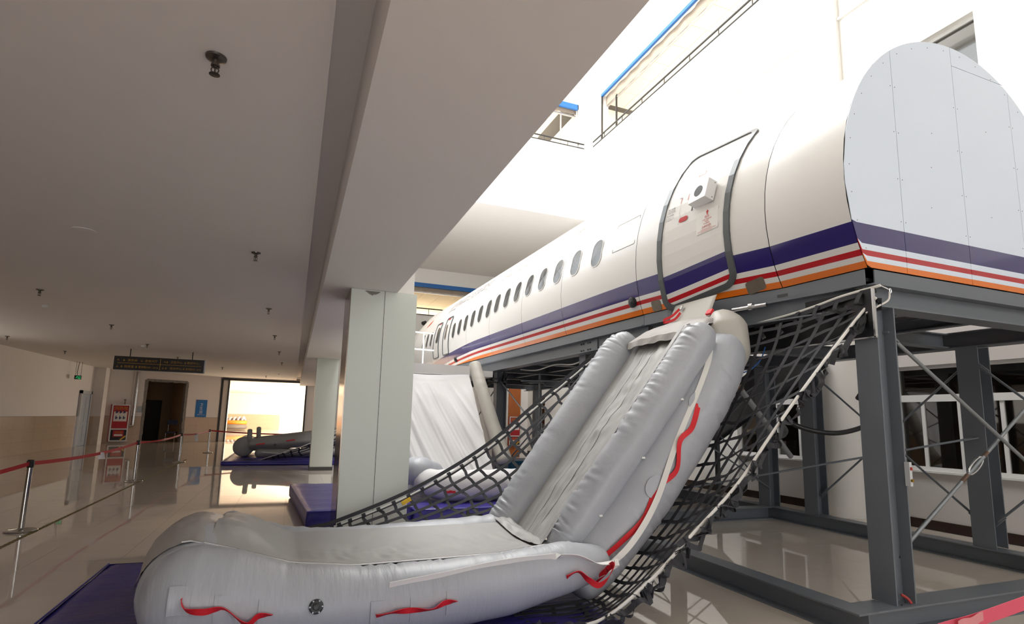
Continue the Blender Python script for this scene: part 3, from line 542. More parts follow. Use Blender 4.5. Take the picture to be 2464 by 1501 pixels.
# ================================================================== STEEL PLATFORM
SF = thing('steel_platform', 'grey painted steel beam platform carrying the white fuselage', 'platform', (6, 8, 0))
def HB(name, *a, **k): return obj(name, MB().hbeam(*a, **k), 'frame_paint', SF)
hb = .19; zl = hb/2; zu0, zu1 = 2.552, 2.752
HB('base_beam', (4.07, 3.06, zl), (4.07, 15.5, zl), (0, 0, 1), w=.2, h=hb)
HB('base_beam', (4.172, 3.17, zl), (7.6, 3.17, zl), (0, 0, 1), w=.22, h=hb)
HB('base_beam', (7.72, 2.2, zl), (7.72, 18, zl), (0, 0, 1), w=.22, h=hb)
for y in (7.42, 11.4, 15.3): HB('base_beam', (4.172, y, zl), (7.61, y, zl), (0, 0, 1), w=.2, h=hb)
near = [(4.55, 3.2), (4.2, 7.5), (4.18, 11.4), (4.2, 15.3)]; far = [(7.76, 4.25), (7.74, 6.57), (7.74, 7.5), (7.74, 10.0), (7.74, 13.8), (7.74, 17.4)]
for x, y in near+far: HB('column', (x, y, hb), (x, y, zu0), (1, 0, 0), w=.2 if x < 5 else .24, h=.23)
zm = (zu0+zu1)/2
HB('top_beam', (4.45, 3.2, zm), (8.6, 3.2, zm), (0, 0, 1), w=.2); HB('top_beam', (7.75, 3.31, zm), (7.75, 18.4, zm), (0, 0, 1), w=.2)
HB('top_beam', (4.07, 5.75, zm), (3.87, 18.5, zm), (0, 0, 1), w=.2)
HB('top_beam', (4.5, 3.31, zm), (4.1, 5.7, zm), (0, 0, 1), w=.16)
for y in (4.5, 6.0, 7.5, 9.4, 11.4, 13.3, 15.3, 17.4): HB('cross_beam', (4.2, y, zm), (7.64, y, zm), (0, 0, 1), w=.14, h=.18)
for x in (5.3, 6.3): HB('joist', (x, 3.31, zm+.02), (x, 16, zm+.02), (0, 0, 1), w=.1, h=.14)
# skirts following the fuselage floor line
def edge(y, z, off=0): q = surf(y, phz(y, ZF)); return V((q.x+off, y, z))
sk = MB(); ys = [3.16+.06*k for k in range(44)]
sk.grid(43, 1, lambda u, v: edge(ys[round(u*43)], ZF-.006-.135*v, .01), 0, thick=.01); obj('skirt', sk, 'frame_paint', SF, fix=True)
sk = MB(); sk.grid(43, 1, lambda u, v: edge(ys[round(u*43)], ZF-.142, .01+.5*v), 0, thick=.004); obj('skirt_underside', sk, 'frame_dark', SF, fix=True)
sk = MB(); sk.grid(60, 1, lambda u, v: edge(5.76+13*u, ZF-.006-.125*v, .02), 0, thick=.01); obj('skirt', sk, 'frame_paint', SF, fix=True)
obj('skirt', bx(4.49, 7.1, 3.125, 3.135, ZF-.128, ZF-.008), 'frame_paint', SF)
obj('deck', MB().prism([(4.5, 3.2, 0), (7.1, 3.2, 0), (7.6, 6, 0), (7.4, 18, 0), (3.95, 18, 0), (4.05, 5.8, 0)], (0, 0, .03)), 'frame_dark', SF).location.z += 2.79
# dark bumper board hanging under the aft skirt
bd = thing('bumper_board', 'dark board with bright metal edging hung behind the right hand net', 'board', (4.42, 3.9, 2.29))
obj('board', bx(4.42, 4.432, 3.11, 5.4, 2.295, 2.7), 'board_black', bd)
obj('edge_strip', MB().box(4.41, 4.436, 3.095, 3.11, 2.285, 2.7).box(4.41, 4.436, 3.095, 5.4, 2.283, 2.295), 'steel_bright', bd)
# brace rods
def rod(p0, p1, r=.016, tb=None, mat='rod_grey'):
    p0, p1 = V(p0), V(p1); o = obj('brace_rod', MB().cyl(p0, p1, r, n=10), mat, SF, smooth=True); d_ = (p1-p0).normalized()
    for q, sg in ((p0, 1), (p1, -1)): obj('clevis', MB().bar(q-d_*sg*.05, q+d_*sg*.1, .016, .05, (0, 1, 0)), 'frame_paint', o)
    if tb:
        c = p0.lerp(p1, tb); sd = d_.cross(V((0, 1, 0))).normalized()
        m = MB().tube([c+d_*.13*math.cos(t)*1+sd*.033*math.sin(t)*(1.25 if abs(math.cos(t)) < .9 else 1) for t in [2*math.pi*k/20 for k in range(21)]], .009, n=8, cap=0)
        m.cyl(c-d_*.16, c-d_*.05, .014, n=8).cyl(c+d_*.05, c+d_*.16, .014, n=8); obj('turnbuckle', m, 'steel_bright', o, smooth=True)
        obj('thread', MB().cyl(c-d_*.26, c-d_*.15, .0175, n=8), 'rust_steel', o); obj('thread', MB().cyl(c+d_*.15, c+d_*.22, .0175, n=8), 'rust_steel', o)
    return o
rod((4.68, 3.17, 2.33), (8.0, 3.17, .33)); rod((4.68, 3.22, .54), (8.0, 3.22, 2.63), tb=.33)
for (xa, ya), (xb, yb) in ((far[0], far[1]), (far[2], far[3]), (far[3], far[4]), (near[1], near[2]), (near[2], near[3])):
    rod((xa+.02, ya+.1, 2.35), (xb+.02, yb-.1, .5), .014, mat='frame_paint' if xa > 5 else 'rod_grey'); rod((xa-.02, ya+.1, .5), (xb-.02, yb-.1, 2.35), .014, mat='frame_paint' if xa > 5 else 'rod_grey')
rod((7.62, 4.25, 1.45), (4.67, 7.1, .45), .013, mat='frame_paint'); rod((4.35, 7.3, 2.3), (7.62, 7.4, .5), .013, mat='frame_paint'); rod((4.35, 7.35, .5), (7.62, 7.45, 2.3), .013, mat='frame_paint')
rod((7.7, 2.3, 2.3), (7.7, 4.12, .5), .014, mat='frame_paint'); rod((7.66, 2.3, .5), (7.66, 4.12, 2.3), .014, mat='frame_paint')
m_ = MB()
for x, y, s_ in ((4.47, 3.13, 1), (4.6, 3.14, 1), (4.5, 3.1, 1)): m_.cyl((x, y, hb-.02), (x, y, hb+.012), .012, n=6)
for yy in (7.35, 7.15):
    for zz in (2.6, 2.7):
        for dy in (0, .07): m_.cyl((4.035, yy+dy, zz), (4.015, yy+dy, zz), .012, n=6)
obj('bolt', m_, 'frame_dark', SF, kind='stuff'); obj('splice_plate', bx(4.03, 4.042, 6.95, 7.6, 2.575, 2.73), 'frame_paint', SF)
hk = MB().tube([(4.6, 3.1, .2), (4.59, 3.12, .23), (4.555, 3.14, .255)], .011, n=8, m=14); obj('lever', hk, 'lever_red', SF, smooth=True, label='small red lever at the column foot')
sw = thing('switch_box', 'small grey push button box on front steel column', 'control box', (4.66, 3.09, 1.12)); obj('case', bx(4.64, 4.67, 3.06, 3.1, 1.09, 1.28), 'switch_box', sw); obj('red_button', bx(4.648, 4.662, 3.05, 3.06, 1.215, 1.24), 'lever_red', sw); obj('key_lock', MB().cyl((4.655, 3.06, 1.135), (4.655, 3.045, 1.135), .012, n=14), 'brass', sw)
# ================================================================== MATS
def mat_thing(label, x0, x1, y0, y1, h_, top='mat_vinyl', side='mat_vinyl_side', split=None):
    t = thing('crash_mat', label, 'mat', ((x0+x1)/2, (y0+y1)/2, 0), 'blue vinyl crash mats'); sd = random.random()*50
    def f(u, v):
        x, y = x0+(x1-x0)*u, y0+(y1-y0)*v; e = min(u*(x1-x0), (1-u)*(x1-x0), v*(y1-y0), (1-v)*(y1-y0))
        return (x, y, h_-.02*max(0, 1-e/.06)**2+.012*NZ.noise(V((x*2.2, y*2.2, sd)))+.008*NZ.noise(V((x*3, y*14, sd)))*min(1, e/.1))
    obj('cover_top', MB().grid(60, 60, f), top, t, smooth=2)
    m = MB(); n = 40
    loop = [(x0+(x1-x0)*k/n, y0) for k in range(n)]+[(x1, y0+(y1-y0)*k/n) for k in range(n)]+[(x1-(x1-x0)*k/n, y1) for k in range(n)]+[(x0, y1-(y1-y0)*k/n) for k in range(n)]
    prof = [(-.02, .004), (.012, .03), (.018, h_*.5), (.012, h_-.03), (0, h_-.012)]; cx_, cy_ = (x0+x1)/2, (y0+y1)/2; vs_ = []
    for o_, z in prof:
        for x, y in loop:
            sx = (1 if x > cx_ else -1) if x in (x0, x1) or abs(x-x0) < 1e-6 or abs(x-x1) < 1e-6 else 0; sy2 = (1 if y > cy_ else -1) if abs(y-y0) < 1e-6 or abs(y-y1) < 1e-6 else 0
            q = o_+.008*NZ.noise(V((x*5, y*5, z*9+sd))); vs_.append((x+sx*q, y+sy2*q, z))
    L_ = len(loop); m.add(vs_, [(i*L_+j, i*L_+(j+1) % L_, (i+1)*L_+(j+1) % L_, (i+1)*L_+j) for i in range(len(prof)-1) for j in range(L_)]); obj('cover_side', m, side, t, smooth=2)
    sm = MB().tube([(x0-.012, y0-.012, h_-.006), (x1+.012, y0-.012, h_-.006)], .008, n=6, m=30); sm.tube([(x0-.012, y0-.012, h_-.006), (x0-.012, y1, h_-.006)], .008, n=6, m=30); obj('piping', sm, side, t)
    return t
MH = .1
mat_thing('big dark blue mat under the nearest slide run-out', -1.52, 2.37, 2.6, 6.55, MH)
mat_thing('blue mat left of the broad pale pillar', .17, 1.6, 8.25, 11.5, .25).rotation_euler.z = .07
mh = mat_thing('blue mat behind the broad pillar under the second slide', 1.75, 4.6, 8.2, 11.0, .22)
mat_thing('distant blue mat under the farthest slide', -1.85, 2.6, 18.45, 22.6, .125)
m_ = MB()
for x in (2.52, 2.66): m_.box(x, x+.035, 8.172, 8.18, .03, .21)
m_.box(2.52, 2.695, 8.17, 8.178, .11, .14); obj('handle', m_, 'olive_strap', mh)
# ================================================================== NEAR SLIDE
SL = thing('evacuation_slide', 'nearest silver grey inflatable evacuation slide below the aft door', 'slide', (2.2, 4.8, MH))
TA, TB = V((3.78, 0, 2.59)), V((2.13, 0, .37)); TD = (TB-TA).normalized(); TN = V((TD.z, 0, -TD.x)).normalized(); TN = TN if TN.z > 0 else -TN; TLn = (TB-TA).length
def rp(s_, y, n_=0): q = TA+TD*(s_*TLn)+TN*n_; return V((q.x, y, q.z))
m_ = MB().tube([rp(.04, 5.56, .03), rp(.08, 5.64, .03), rp(.14, 5.67, .02), rp(.4, 5.68), rp(.8, 5.68), rp(.97, 5.68), rp(1.0, 5.68)], [.13, .2, .225, .23, .22, .205, .19], n=36, m=190, cap=.35, wr=.006, fr=(5, 1.1), seed=1, pinch=(-.5, .02, 46)); obj('side_tube', m_, 'slide_fabric', SL, smooth=2)
m_ = MB().tube([rp(.12, 4.12, .1), rp(.16, 4.12, .1), rp(.4, 4.16, .09), rp(.85, 4.26, .08), rp(.98, 4.3, .06)], [.12, .165, .172, .165, .14], n=36, m=190, cap=.35, wr=.006, fr=(5, 1.1), seed=2, pinch=(.1, .018, 46)); obj('side_tube', m_, 'slide_fabric', SL, smooth=2)
R2P = [(.07, 4.24, -.2, .17), (.12, 4.19, -.24, .235), (.3, 4.14, -.26, .25), (.65, 4.17, -.26, .25), (.9, 4.2, -.2, .235), (1.01, 4.18, -.12, .195)]
m_ = MB().tube([rp(a, b, c) for a, b, c, d in R2P], [lerpl([d for *_, d in R2P], 0) if 0 else d for *_, d in R2P], n=40, m=190, cap=.35, wr=.006, fr=(4, 1.0), seed=3, pinch=(-1.2, .012, 40)); obj('lower_tube', m_, 'slide_fabric', SL, smooth=2)
m_ = MB().tube([rp(.02, 5.9, -.28), rp(.5, 5.9, -.3), rp(1, 5.9, -.18)], [.2, .24, .2], n=24, m=60, cap=.35, wr=.014, fr=(9, 1.0), seed=4); obj('lower_tube', m_, 'slide_fabric', SL, smooth=2)
def SHN(v): return .22*(1-v)**1.6-.01*v-.05*math.sin(math.pi*v)
def sheet_f(u, v):
    s_ = .04+.96*u; a = 4.22+.1*u; b = 5.5+.03*u; y = a+(b-a)*v
    crease = .018*math.exp(-((v-.82)/.02)**2)+.012*math.exp(-((v-.62)/.015)**2)
    n_ = SHN(v)*min(1, max(.15, (s_-.05)/.12))+(.03*NZ.noise(V((s_*7, y*4, 2)))+.016*NZ.noise(V((s_*19, y*9, 5))))*math.sin(math.pi*v)+crease
    return rp(s_, y, n_)
obj('sliding_sheet', MB().grid(120, 60, sheet_f), 'slide_sheet', SL, smooth=2)
m_ = MB()
for v_ in (.55, .72): m_.ribbon([sheet_f(.02+.96*i/60, v_)+TN*.003 for i in range(61)], (0, 1, 0), .025, .004)
m_.ribbon([rp(.13+.84*i/40, 4.2+.11*i/40, .262-.03*i/40) for i in range(41)], (0, 1, 0), .05, .004); obj('seam_tape', m_, 'slide_sheet', SL)
# head of the slide: cloth hood, apron, side lump
def hood(u, v):
    y = 4.24+1.2*u; e = 4*u*(1-u); k = (1-e**.35)*.12; p0, p1, p2 = V((3.95, y, 2.64-k)), V((3.74, y, 2.68-k)), rp(.085, y, .09+.02*e)
    q = p0*(1-v)**2+p1*2*v*(1-v)+p2*v*v; return q+V((0, 0, .014*NZ.noise(V((u*7, v*4, 3)))))
obj('hood', MB().grid(40, 20, hood), 'slide_dusty', SL, smooth=2)
obj('hood_hem', MB().grid(40, 6, lambda u, v: hood(u, 1)+TD*(.07*v)-TN*(.03*v-.008*math.sin(u*31)*v)), 'slide_dusty', SL, smooth=2)
obj('apron', MB().grid(10, 10, lambda u, v: (4.04-.13*v, 4.50+.68*u-.02*v, 2.892-.27*v+.01*math.sin(v*3)), thick=.004), 'slide_beige', SL, smooth=2, label='flat pale grey apron hanging from the door sill')
m_ = MB().tube([(3.95, 4.38, 2.6), (3.93, 4.27, 2.46), (3.9, 4.21, 2.24), (3.82, 4.18, 2.0), (3.76, 4.18, 1.85)], [.12, .2, .2, .11, .04], n=32, m=60, cap=.4, wr=.02, fr=(4, 1.6), seed=9); obj('head_bag', m_, 'slide_beige', SL, smooth=2)
obj('roller_bar', MB().cyl((4.17, 4.42, 2.72), (4.25, 4.05, 2.72), .022, n=14).cyl((4.2, 4.22, 2.72), (4.21, 4.18, 2.72), .04, n=14), 'steel_bright', SL, smooth=True)
# run-out
NAX = [(2.28, 3.97, .46, .13), (2.0, 3.96, .445, .185), (1.5, 3.96, .36, .215), (.9, 3.97, .325, .225), (.45, 3.97, .325, .228), (0, 3.97, .355, .25), (-.3, 3.96, .42, .288), (-.5, 3.96, .455, .295)]
def near_axis(x):
    for a, b in zip(NAX, NAX[1:]):
        if x >= b[0]: t = (x-b[0])/(a[0]-b[0]); return [b[k]+(a[k]-b[k])*min(1, t) for k in range(4)]
    return NAX[-1]
m_ = MB().tube([near_axis(2.28-2.78*k/40)[:3] for k in range(41)], [near_axis(2.28-2.78*k/40)[3] for k in range(41)], n=48, m=200, cap=.9, wr=.006, fr=(4, .9), seed=11, pinch=(.75, .013, 60)); obj('runout_tube', m_, 'runout_fabric', SL, smooth=2)
m_ = MB().tube([(2.2, 5.68, .36), (1.4, 5.62, .3), (.4, 5.6, .28), (-.1, 5.62, .32), (-.5, 5.6, .44)], [.2, .23, .23, .24, .26], n=30, m=80, cap=.5, wr=.012, fr=(11, 1), seed=12); obj('runout_tube', m_, 'slide_fabric', SL, smooth=2)
ENDP = [(-.5, 4.0, .455, .285), (-.555, 4.55, .495, .3), (-.6, 5.2, .445, .295), (-.6, 5.65, .4, .26)]
def endax(y):
    for a, b in zip(ENDP, ENDP[1:]):
        if y <= b[1]: t = (y-a[1])/(b[1]-a[1]); return [a[k]+(b[k]-a[k])*t for k in range(4)]
    return ENDP[-1]
m_ = MB().tube([q[:3] for q in ENDP], [q[3] for q in ENDP], n=36, m=70, cap=.5, wr=.006, fr=(5, 1), seed=13); obj('end_tube', m_, 'slide_fabric', SL, smooth=2)
def ztop(x):
    P_ = [(-.65, .74), (-.53, .753), (-.44, .733), (-.296, .694), (.06, .584), (.46, .54), (.89, .545), (1.2, .548), (1.52, .552), (1.9, .592), (2.3, .53)]
    if x <= P_[0][0]: return P_[0][1]
    for (a, b), (c, d) in zip(P_, P_[1:]):
        if x <= c: return b+(d-b)*(x-a)/(c-a)
    return P_[-1][1]
def run_f(u, v):
    x = 2.2-2.64*u; e = min(1, max(0, (.12-x)/.5)); e = e*e*(3-2*e); y = 4.05+1.45*v; ax = endax(y)
    zr = ax[2]+ax[3]*.985; zf = .3+.19*min(1, v*4)
    z = (ztop(x)*(1-v)+.5*v-.085*math.sin(math.pi*v))*(1-e)+(ztop(x)*(1-min(1, v*4))+zr*min(1, v*4))*e
    z += (.016*NZ.noise(V((x*5, v*5, 8)))+.009*NZ.noise(V((x*17, v*7, 3)))+.004*NZ.noise(V((x*9, v*22, 6))))*math.sin(math.pi*min(1, v*1.2+.02))
    return V((x, y, z+.004))
obj('runout_sheet', MB().grid(150, 60, run_f), 'slide_sheet', SL, smooth=2)
def cov(u, v):
    y = 4.03+1.55*v; ax = endax(y); a = -.42+1.92*u; r = ax[3]-.012+.026*min(1, u*5)+.006*NZ.noise(V((a*4, v*9, 1)))+.004*NZ.noise(V((a*11, v*5, 3)))
    return V((ax[0]-r*math.sin(a), y, ax[2]+r*math.cos(a)))
obj('end_cover', MB().grid(30, 50, cov), 'slide_dusty', SL, smooth=2)
def seam_pt(t, dy): x = 2.1-2.68*t; return V((x, 4.045+dy, ztop(x)+.006))
m_ = MB().ribbon([seam_pt(i/60, 0) for i in range(61)], (0, 1, 0), .022, .006); obj('seam_tape', m_, 'slide_cover', SL)
m_ = MB().ribbon([seam_pt(i/60, .014)+V((0, 0, .002)) for i in range(61)], (0, 1, 0), .005, .003); obj('seam_gap', m_, 'seam_black', SL)
obj('toe_fold', MB().grid(24, 24, lambda u, v: V((2.02+.3*u, 4.2+1.4*v, .54-.16*u-.07*math.sin(math.pi*v)+.09*math.sin(u*3.14)+.02*NZ.noise(V((u*8, v*12, 4)))))), 'slide_sheet', SL, smooth=2)
# straps, handles, pads on the tubes (positions given as pull points on a tube axis)
def ontube(c, r, ang_, ax='x'): # point on a tube running along x, angle from +z towards -y
    return V((c[0], c[1]-math.sin(ang_)*r, c[2]+math.cos(ang_)*r))
def on_near(x, a, off=.01): q = near_axis(x); return ontube(q, q[3]+off, a)
def handle(pts, pads, ths):
    h_ = MB().ribbon(pts, lambda t: (.2, -.6, .8), .036, .004, m=40, twist=lambda t: .5*math.sin(t*14)); o = obj('pull_strap', h_, 'strap_red', SL, smooth=True)
    return o
def pad(x, a, w_=.11, l_=.15, rot=0):
    def f(u, v): du, dv = (u-.5)*w_, (v-.5)*l_; q = near_axis(x+du); return ontube((x+du, q[1], q[2]), q[3]+.0035, a+dv/q[3])
    obj('reinforcing_pad', MB().grid(8, 8, f, thick=.003), 'runout_fabric', SL, smooth=True)
for x, a in ((-.51, 1.37), (-.28, 1.48), (-.05, 1.5), (.60, 1.62), (.85, 1.6), (1.09, 1.56)): pad(x, a)
handle([on_near(-.53, 1.34), on_near(-.47, 1.5, .03), on_near(-.38, 1.5, .05), on_near(-.28, 1.46, .012), on_near(-.16, 1.66, .045), on_near(-.1, 1.52, .03), on_near(-.03, 1.5, .012)], 0, 0)
handle([on_near(.58, 1.66), on_near(.7, 1.56, .04), on_near(.82, 1.6, .012), on_near(.93, 1.58, .05), on_near(1.02, 1.5, .03), on_near(1.1, 1.54, .012)], 0, 0)
q = on_near(.217, 1.34, 0); nn = (q-V((q.x, *near_axis(.217)[1:3]))).normalized(); vv = obj('inflation_valve', MB().tube([q-nn*.004, q+nn*.014], .042, n=28, cap=.1), 'valve_black', SL, smooth=True)
obj('valve_core', MB().tube([q+nn*.014, q+nn*.021], .022, n=20, cap=.2), 'hose_black', vv); e1 = V((1, 0, 0)); e2 = nn.cross(e1); m_ = MB()
for k in range(6): c_ = q+nn*.016+(e1*math.cos(k*1.047)+e2*math.sin(k*1.047))*.036; m_.cyl(c_-nn*.004, c_+nn*.004, .005, n=8)
obj('screw', m_, 'rod_grey', vv)
def r2(s_, a, off=.008): # on lower right tube of the ramp; a from outward normal towards -y
    P_ = R2P
    for p, n_ in zip(P_, P_[1:]):
        if s_ <= n_[0]: t = max(0, (s_-p[0])/(n_[0]-p[0])); y, o_, r = [p[k]+(n_[k]-p[k])*t for k in (1, 2, 3)]; break
    else: y, o_, r = P_[-1][1:]
    return rp(s_, y-math.sin(a)*(r+off), o_+math.cos(a)*(r+off))
m_ = MB().ribbon([rp(.13, 4.12, .27), r2(.14, .35, .03), r2(.18, .6), r2(.3, .75), r2(.5, 1.05), r2(.7, 1.45, .05), r2(.85, 1.5, .1), r2(.97, 1.4, .09), (2.36, 3.75, .5), (2.2, 3.78, .5), on_near(2.0, .95, .02), on_near(1.7, .7, .012), on_near(1.42, .62, .012), on_near(1.0, .78), on_near(.66, .92)], lambda t: (.1, .45, -1) if t > .74 else ((.5, -.8, .3) if t > .6 else (-.58, .7, .43)), .046, .004, m=120, twist=lambda t: .9*math.sin(t*9)*(1 if .45 < t < .75 else .15)); obj('white_strap', m_, 'strap_white', SL, smooth=True)
m_ = MB().ribbon([r2(.36, 1.02), r2(.44, 1.22, .02), r2(.5, 1.12, .03), r2(.58, 1.5, .02), r2(.66, 1.3), r2(.76, 1.5, .03), r2(.86, 1.35, .03), r2(.93, 1.28), r2(.99, 1.55, .04), (2.29, 3.72, .5), (2.26, 3.72, .42), (2.18, 3.73, .36), (2.1, 3.74, .40), on_near(2.02, 1.5, .03), on_near(1.93, 1.6)], lambda t: (-.74, .33, .56) if t < .62 else (.3, .5, -.8), .044, .004, m=120, twist=lambda t: .5*math.sin(t*25)); obj('pull_strap', m_, 'strap_red', SL, smooth=True)
for s_, a in ((.35, .96), (.66, 1.22), (.93, 1.2)):
    c_ = r2(s_, a, .004); n0 = (c_-r2(s_, a, -.1)).normalized(); t1 = TD; t2 = n0.cross(t1)
    obj('reinforcing_pad', MB().add([c_+(t1*math.cos(k*.2618)*.1+t2*math.sin(k*.2618)*.075) for k in range(24)]+[c_+n0*.008], [(k, (k+1) % 24, 24) for k in range(24)]), 'slide_fabric', SL, smooth=True)
for s_, a in ((.12, .42), (.37, .35), (.6, .28), (.82, .22), (.92, 1.6)): c_ = r2(s_, a); obj('strap_loop', MB().bar(c_-V((.0, .045, -.0)), c_+V((0, .045, -.02)), .03, .016), 'strap_white', SL)
m_ = MB().ribbon([(3.97, 5.02, 2.82), (3.93, 5.1, 2.75), (3.9, 5.2, 2.72), (3.9, 5.2, 2.69), (3.92, 5.05, 2.70), (3.95, 4.98, 2.77)], (0, .3, 1), .03, .004, m=30); obj('release_handle', m_, 'strap_red', SL, smooth=True); obj('shackle', MB().tube([(3.99, 5.0, 2.85), (3.97, 5.0, 2.81)], .014, n=10), 'steel_bright', SL)
obj('red_tab', MB().obox((3.72, 4.25, 2.63), (0, 1, 0), TD, TN, .035, .03, .012), 'strap_red', SL)
# ================================================================== CARGO NETS
def net(name, label, O, I, nl, nc, wd, loc, sag, jit=.02, seed=0, loops=True):
    t = thing(name, label, 'net', loc, 'black webbing safety nets'); O = catmull(O, 60); I = catmull(I, 60)
    def S(u, v): # u: 0 outer rope, 1 inner ; v: 0 top, 1 bottom
        a, b = lerpl(O, v), lerpl(I, v); p = a+(b-a)*u; return p+V((0, 0, -sag*math.sin(math.pi*u)*(.4+.6*math.sin(math.pi*v))))+V((NZ.noise(V((u*4, v*9, seed))), NZ.noise(V((u*5, v*9, seed+9))), NZ.noise(V((u*4, v*8, seed+5)))))*jit
    rope = obj('edge_rope', MB().tube([lerpl(O, k/59) for k in range(60)], .0125, n=10), 'rope_white', t, smooth=True)
    for i in range(nl):
        u = (i+.12)/(nl-.6); me_ = MB().ribbon([S(u, k/44)+V((0, 0, .004)) for k in range(45)], lambda q: S(min(1, u+.05), q)-S(u, q), wd, .003, twist=lambda q: .3*NZ.noise(V((q*6, i*3.1, seed)))); obj('long_strap', me_, 'net_black', t)
    for j in range(nc):
        v = (j+.5)/nc; ph = random.uniform(-.006, .006)
        me_ = MB().ribbon([S(k/24, min(1, max(0, v+ph*math.sin(k*.5)+.004*NZ.noise(V((k*.4, j, seed))))))-V((0, 0, .002)) for k in range(25)], lambda q: S(q, min(1, v+.03))-S(q, max(0, v-.03)), wd*.95, .003, twist=lambda q: .5*NZ.noise(V((q*7, j*2.7, seed+3)))); o = obj('cross_strap', me_, 'net_black', t)
        if loops: c_ = lerpl(O, v); d_ = (lerpl(O, min(1, v+.02))-lerpl(O, max(0, v-.02))).normalized(); obj('rope_loop', MB().tube([c_-d_*wd*.55, c_+d_*wd*.55], .024, n=10, cap=.1), 'net_black', o)
    return t, S, O
OL = [(4.02, 6.5, 2.62), (2.95, 6.5, 1.76), (2.2, 6.5, 1.157), (1.38, 6.5, .687), (.575, 6.52, .367), (.28, 6.55, .29), (-.5, 6.6, .12)]
IL = [(3.95, 6.0, 2.0), (3.2, 5.75, 1.15), (2.6, 5.75, .55), (1.7, 5.95, .3), (.8, 6.0, .2), (.3, 6.05, .17), (-.5, 6.1, .11)]
nl_, SLf, _ = net('safety_net', 'black webbing net along the left edge of the nearest slide', OL, IL, 8, 32, .036, (1.8, 6.4, .1), .05, seed=1, jit=.007)
obj('top_strap', MB().ribbon([lerpl(catmull(OL, 60), k/59)+V((-.01, -.02, .055)) for k in range(60)], (0, .3, 1), .04, .003), 'net_black', nl_)
obj('rope', MB().tube([lerpl(catmull(OL, 60), .55+.45*k/29)+V((.03, -.03, -.05-.03*math.sin(k*.3))) for k in range(30)], .007, n=8), 'rope_white', nl_, smooth=True)
obj('yellow_tag', MB().obox(V((1.27, 6.46, .60)), (1, 0, .55), (0, 1, 0), (-.55, 0, 1), .055, .02, .02), 'tag_yellow', nl_)
OR = [(4.45, 3.1, 2.62), (4.40, 3.2, 2.5), (3.94, 3.3, 1.97), (3.57, 3.4, 1.49), (3.27, 3.5, 1.07), (2.86, 3.55, .70), (2.52, 3.6, .39), (2.13, 3.65, .145), (1.75, 3.72, .12)]
IR = [(4.22, 4.4, 2.5), (4.05, 4.35, 2.1), (3.75, 4.3, 1.6), (3.45, 4.25, 1.15), (3.1, 4.2, .75), (2.8, 4.2, .45), (2.5, 4.15, .22), (2.2, 4.1, .14), (1.6, 4.1, .12)]
nr_, SRf, ORc = net('safety_net', 'black webbing net hanging from the bumper board right of the nearest slide', OR, IR, 7, 20, .034, (2.9, 3.7, .1), .05, seed=4, loops=False, jit=.007)
obj('head_rope', MB().tube([(4.47, 3.07, 2.72), (4.40, 3.36, 2.68), (4.40, 3.6, 2.645), (4.38, 3.84, 2.61), (4.36, 4.05, 2.59), (4.34, 4.3, 2.57), (4.3, 4.5, 2.56)], .013, n=8, m=40), 'rope_white', nr_, smooth=True)
obj('head_tape', MB().ribbon([(4.46, 3.1, 2.69), (4.395, 3.36, 2.655), (4.395, 3.6, 2.62), (4.375, 3.84, 2.585), (4.355, 4.05, 2.565), (4.335, 4.3, 2.545)], (0, 0, 1), .05, .004, m=30), 'net_black', nr_)
for i in range(7): y_ = 3.2+.2*i; obj('hanger_strap', MB().ribbon([(4.41-.012*i, y_, 2.69-.1*(y_-3.1)), (4.38-.01*i, y_+.02, 2.6-.1*(y_-3.1)), SRf((i+.3)/7, .06)], (0, 1, 0), .04, .003, m=12), 'net_black', nr_)
obj('shackle', MB().tube([V((4.56, 3.05, 2.68))+V((.011*math.cos(t), 0, .02*math.sin(t))) for t in [k*.42 for k in range(16)]], .005, n=8, cap=0).tube([(4.47, 3.07, 2.72), (4.54, 3.05, 2.69)], .006, n=8), 'steel_bright', nr_, smooth=True)
obj('rope_tail', MB().tube([(4.55, 3.05, 2.67), (4.54, 3.06, 2.6), (4.47, 3.1, 2.55), (4.42, 3.17, 2.5)], .008, n=8, m=16), 'rope_white', nr_, smooth=True)
random.seed(21)
for k in range(34):
    v = .02+.95*k/34+random.uniform(-.012, .012); c_ = lerpl(ORc, v); d_ = (lerpl(ORc, min(1, v+.03))-lerpl(ORc, max(0, v-.03))).normalized(); ln = random.uniform(.16, .36)
    sgn = 1; pts = [c_+V((.015, -.02, .0))]
    for i in range(1, 6): pts.append(c_+d_*ln*i/5+V((random.uniform(.0, .09), random.uniform(-.07, .0), random.uniform(-.06, .05)-.02*math.sin(i))))
    obj('loose_strap', MB().ribbon(pts, (0, -1, .6), .045, .003, m=22, twist=lambda q, k=k: 1.5*NZ.noise(V((q*3, k*1.7, 0)))+k), 'net_black', nr_)
random.seed(5)
nf_, _, _ = net('safety_net', 'distant black net beside the farthest slide', [(3.9, 18.9, 2.5), (2.2, 18.9, 1.55), (.616, 18.9, .664), (-.1, 18.9, .4), (-.521, 18.9, .242), (-1.1, 18.85, .05), (-1.38, 18.8, .02)], [(3.9, 19.6, 1.6), (2.2, 19.6, .8), (.8, 19.6, .28), (0, 19.5, .17), (-.5, 19.4, .14), (-1.0, 19.1, .13), (-1.3, 18.9, .13)], 6, 16, .05, (.5, 19, 0), .05, seed=7, loops=False)
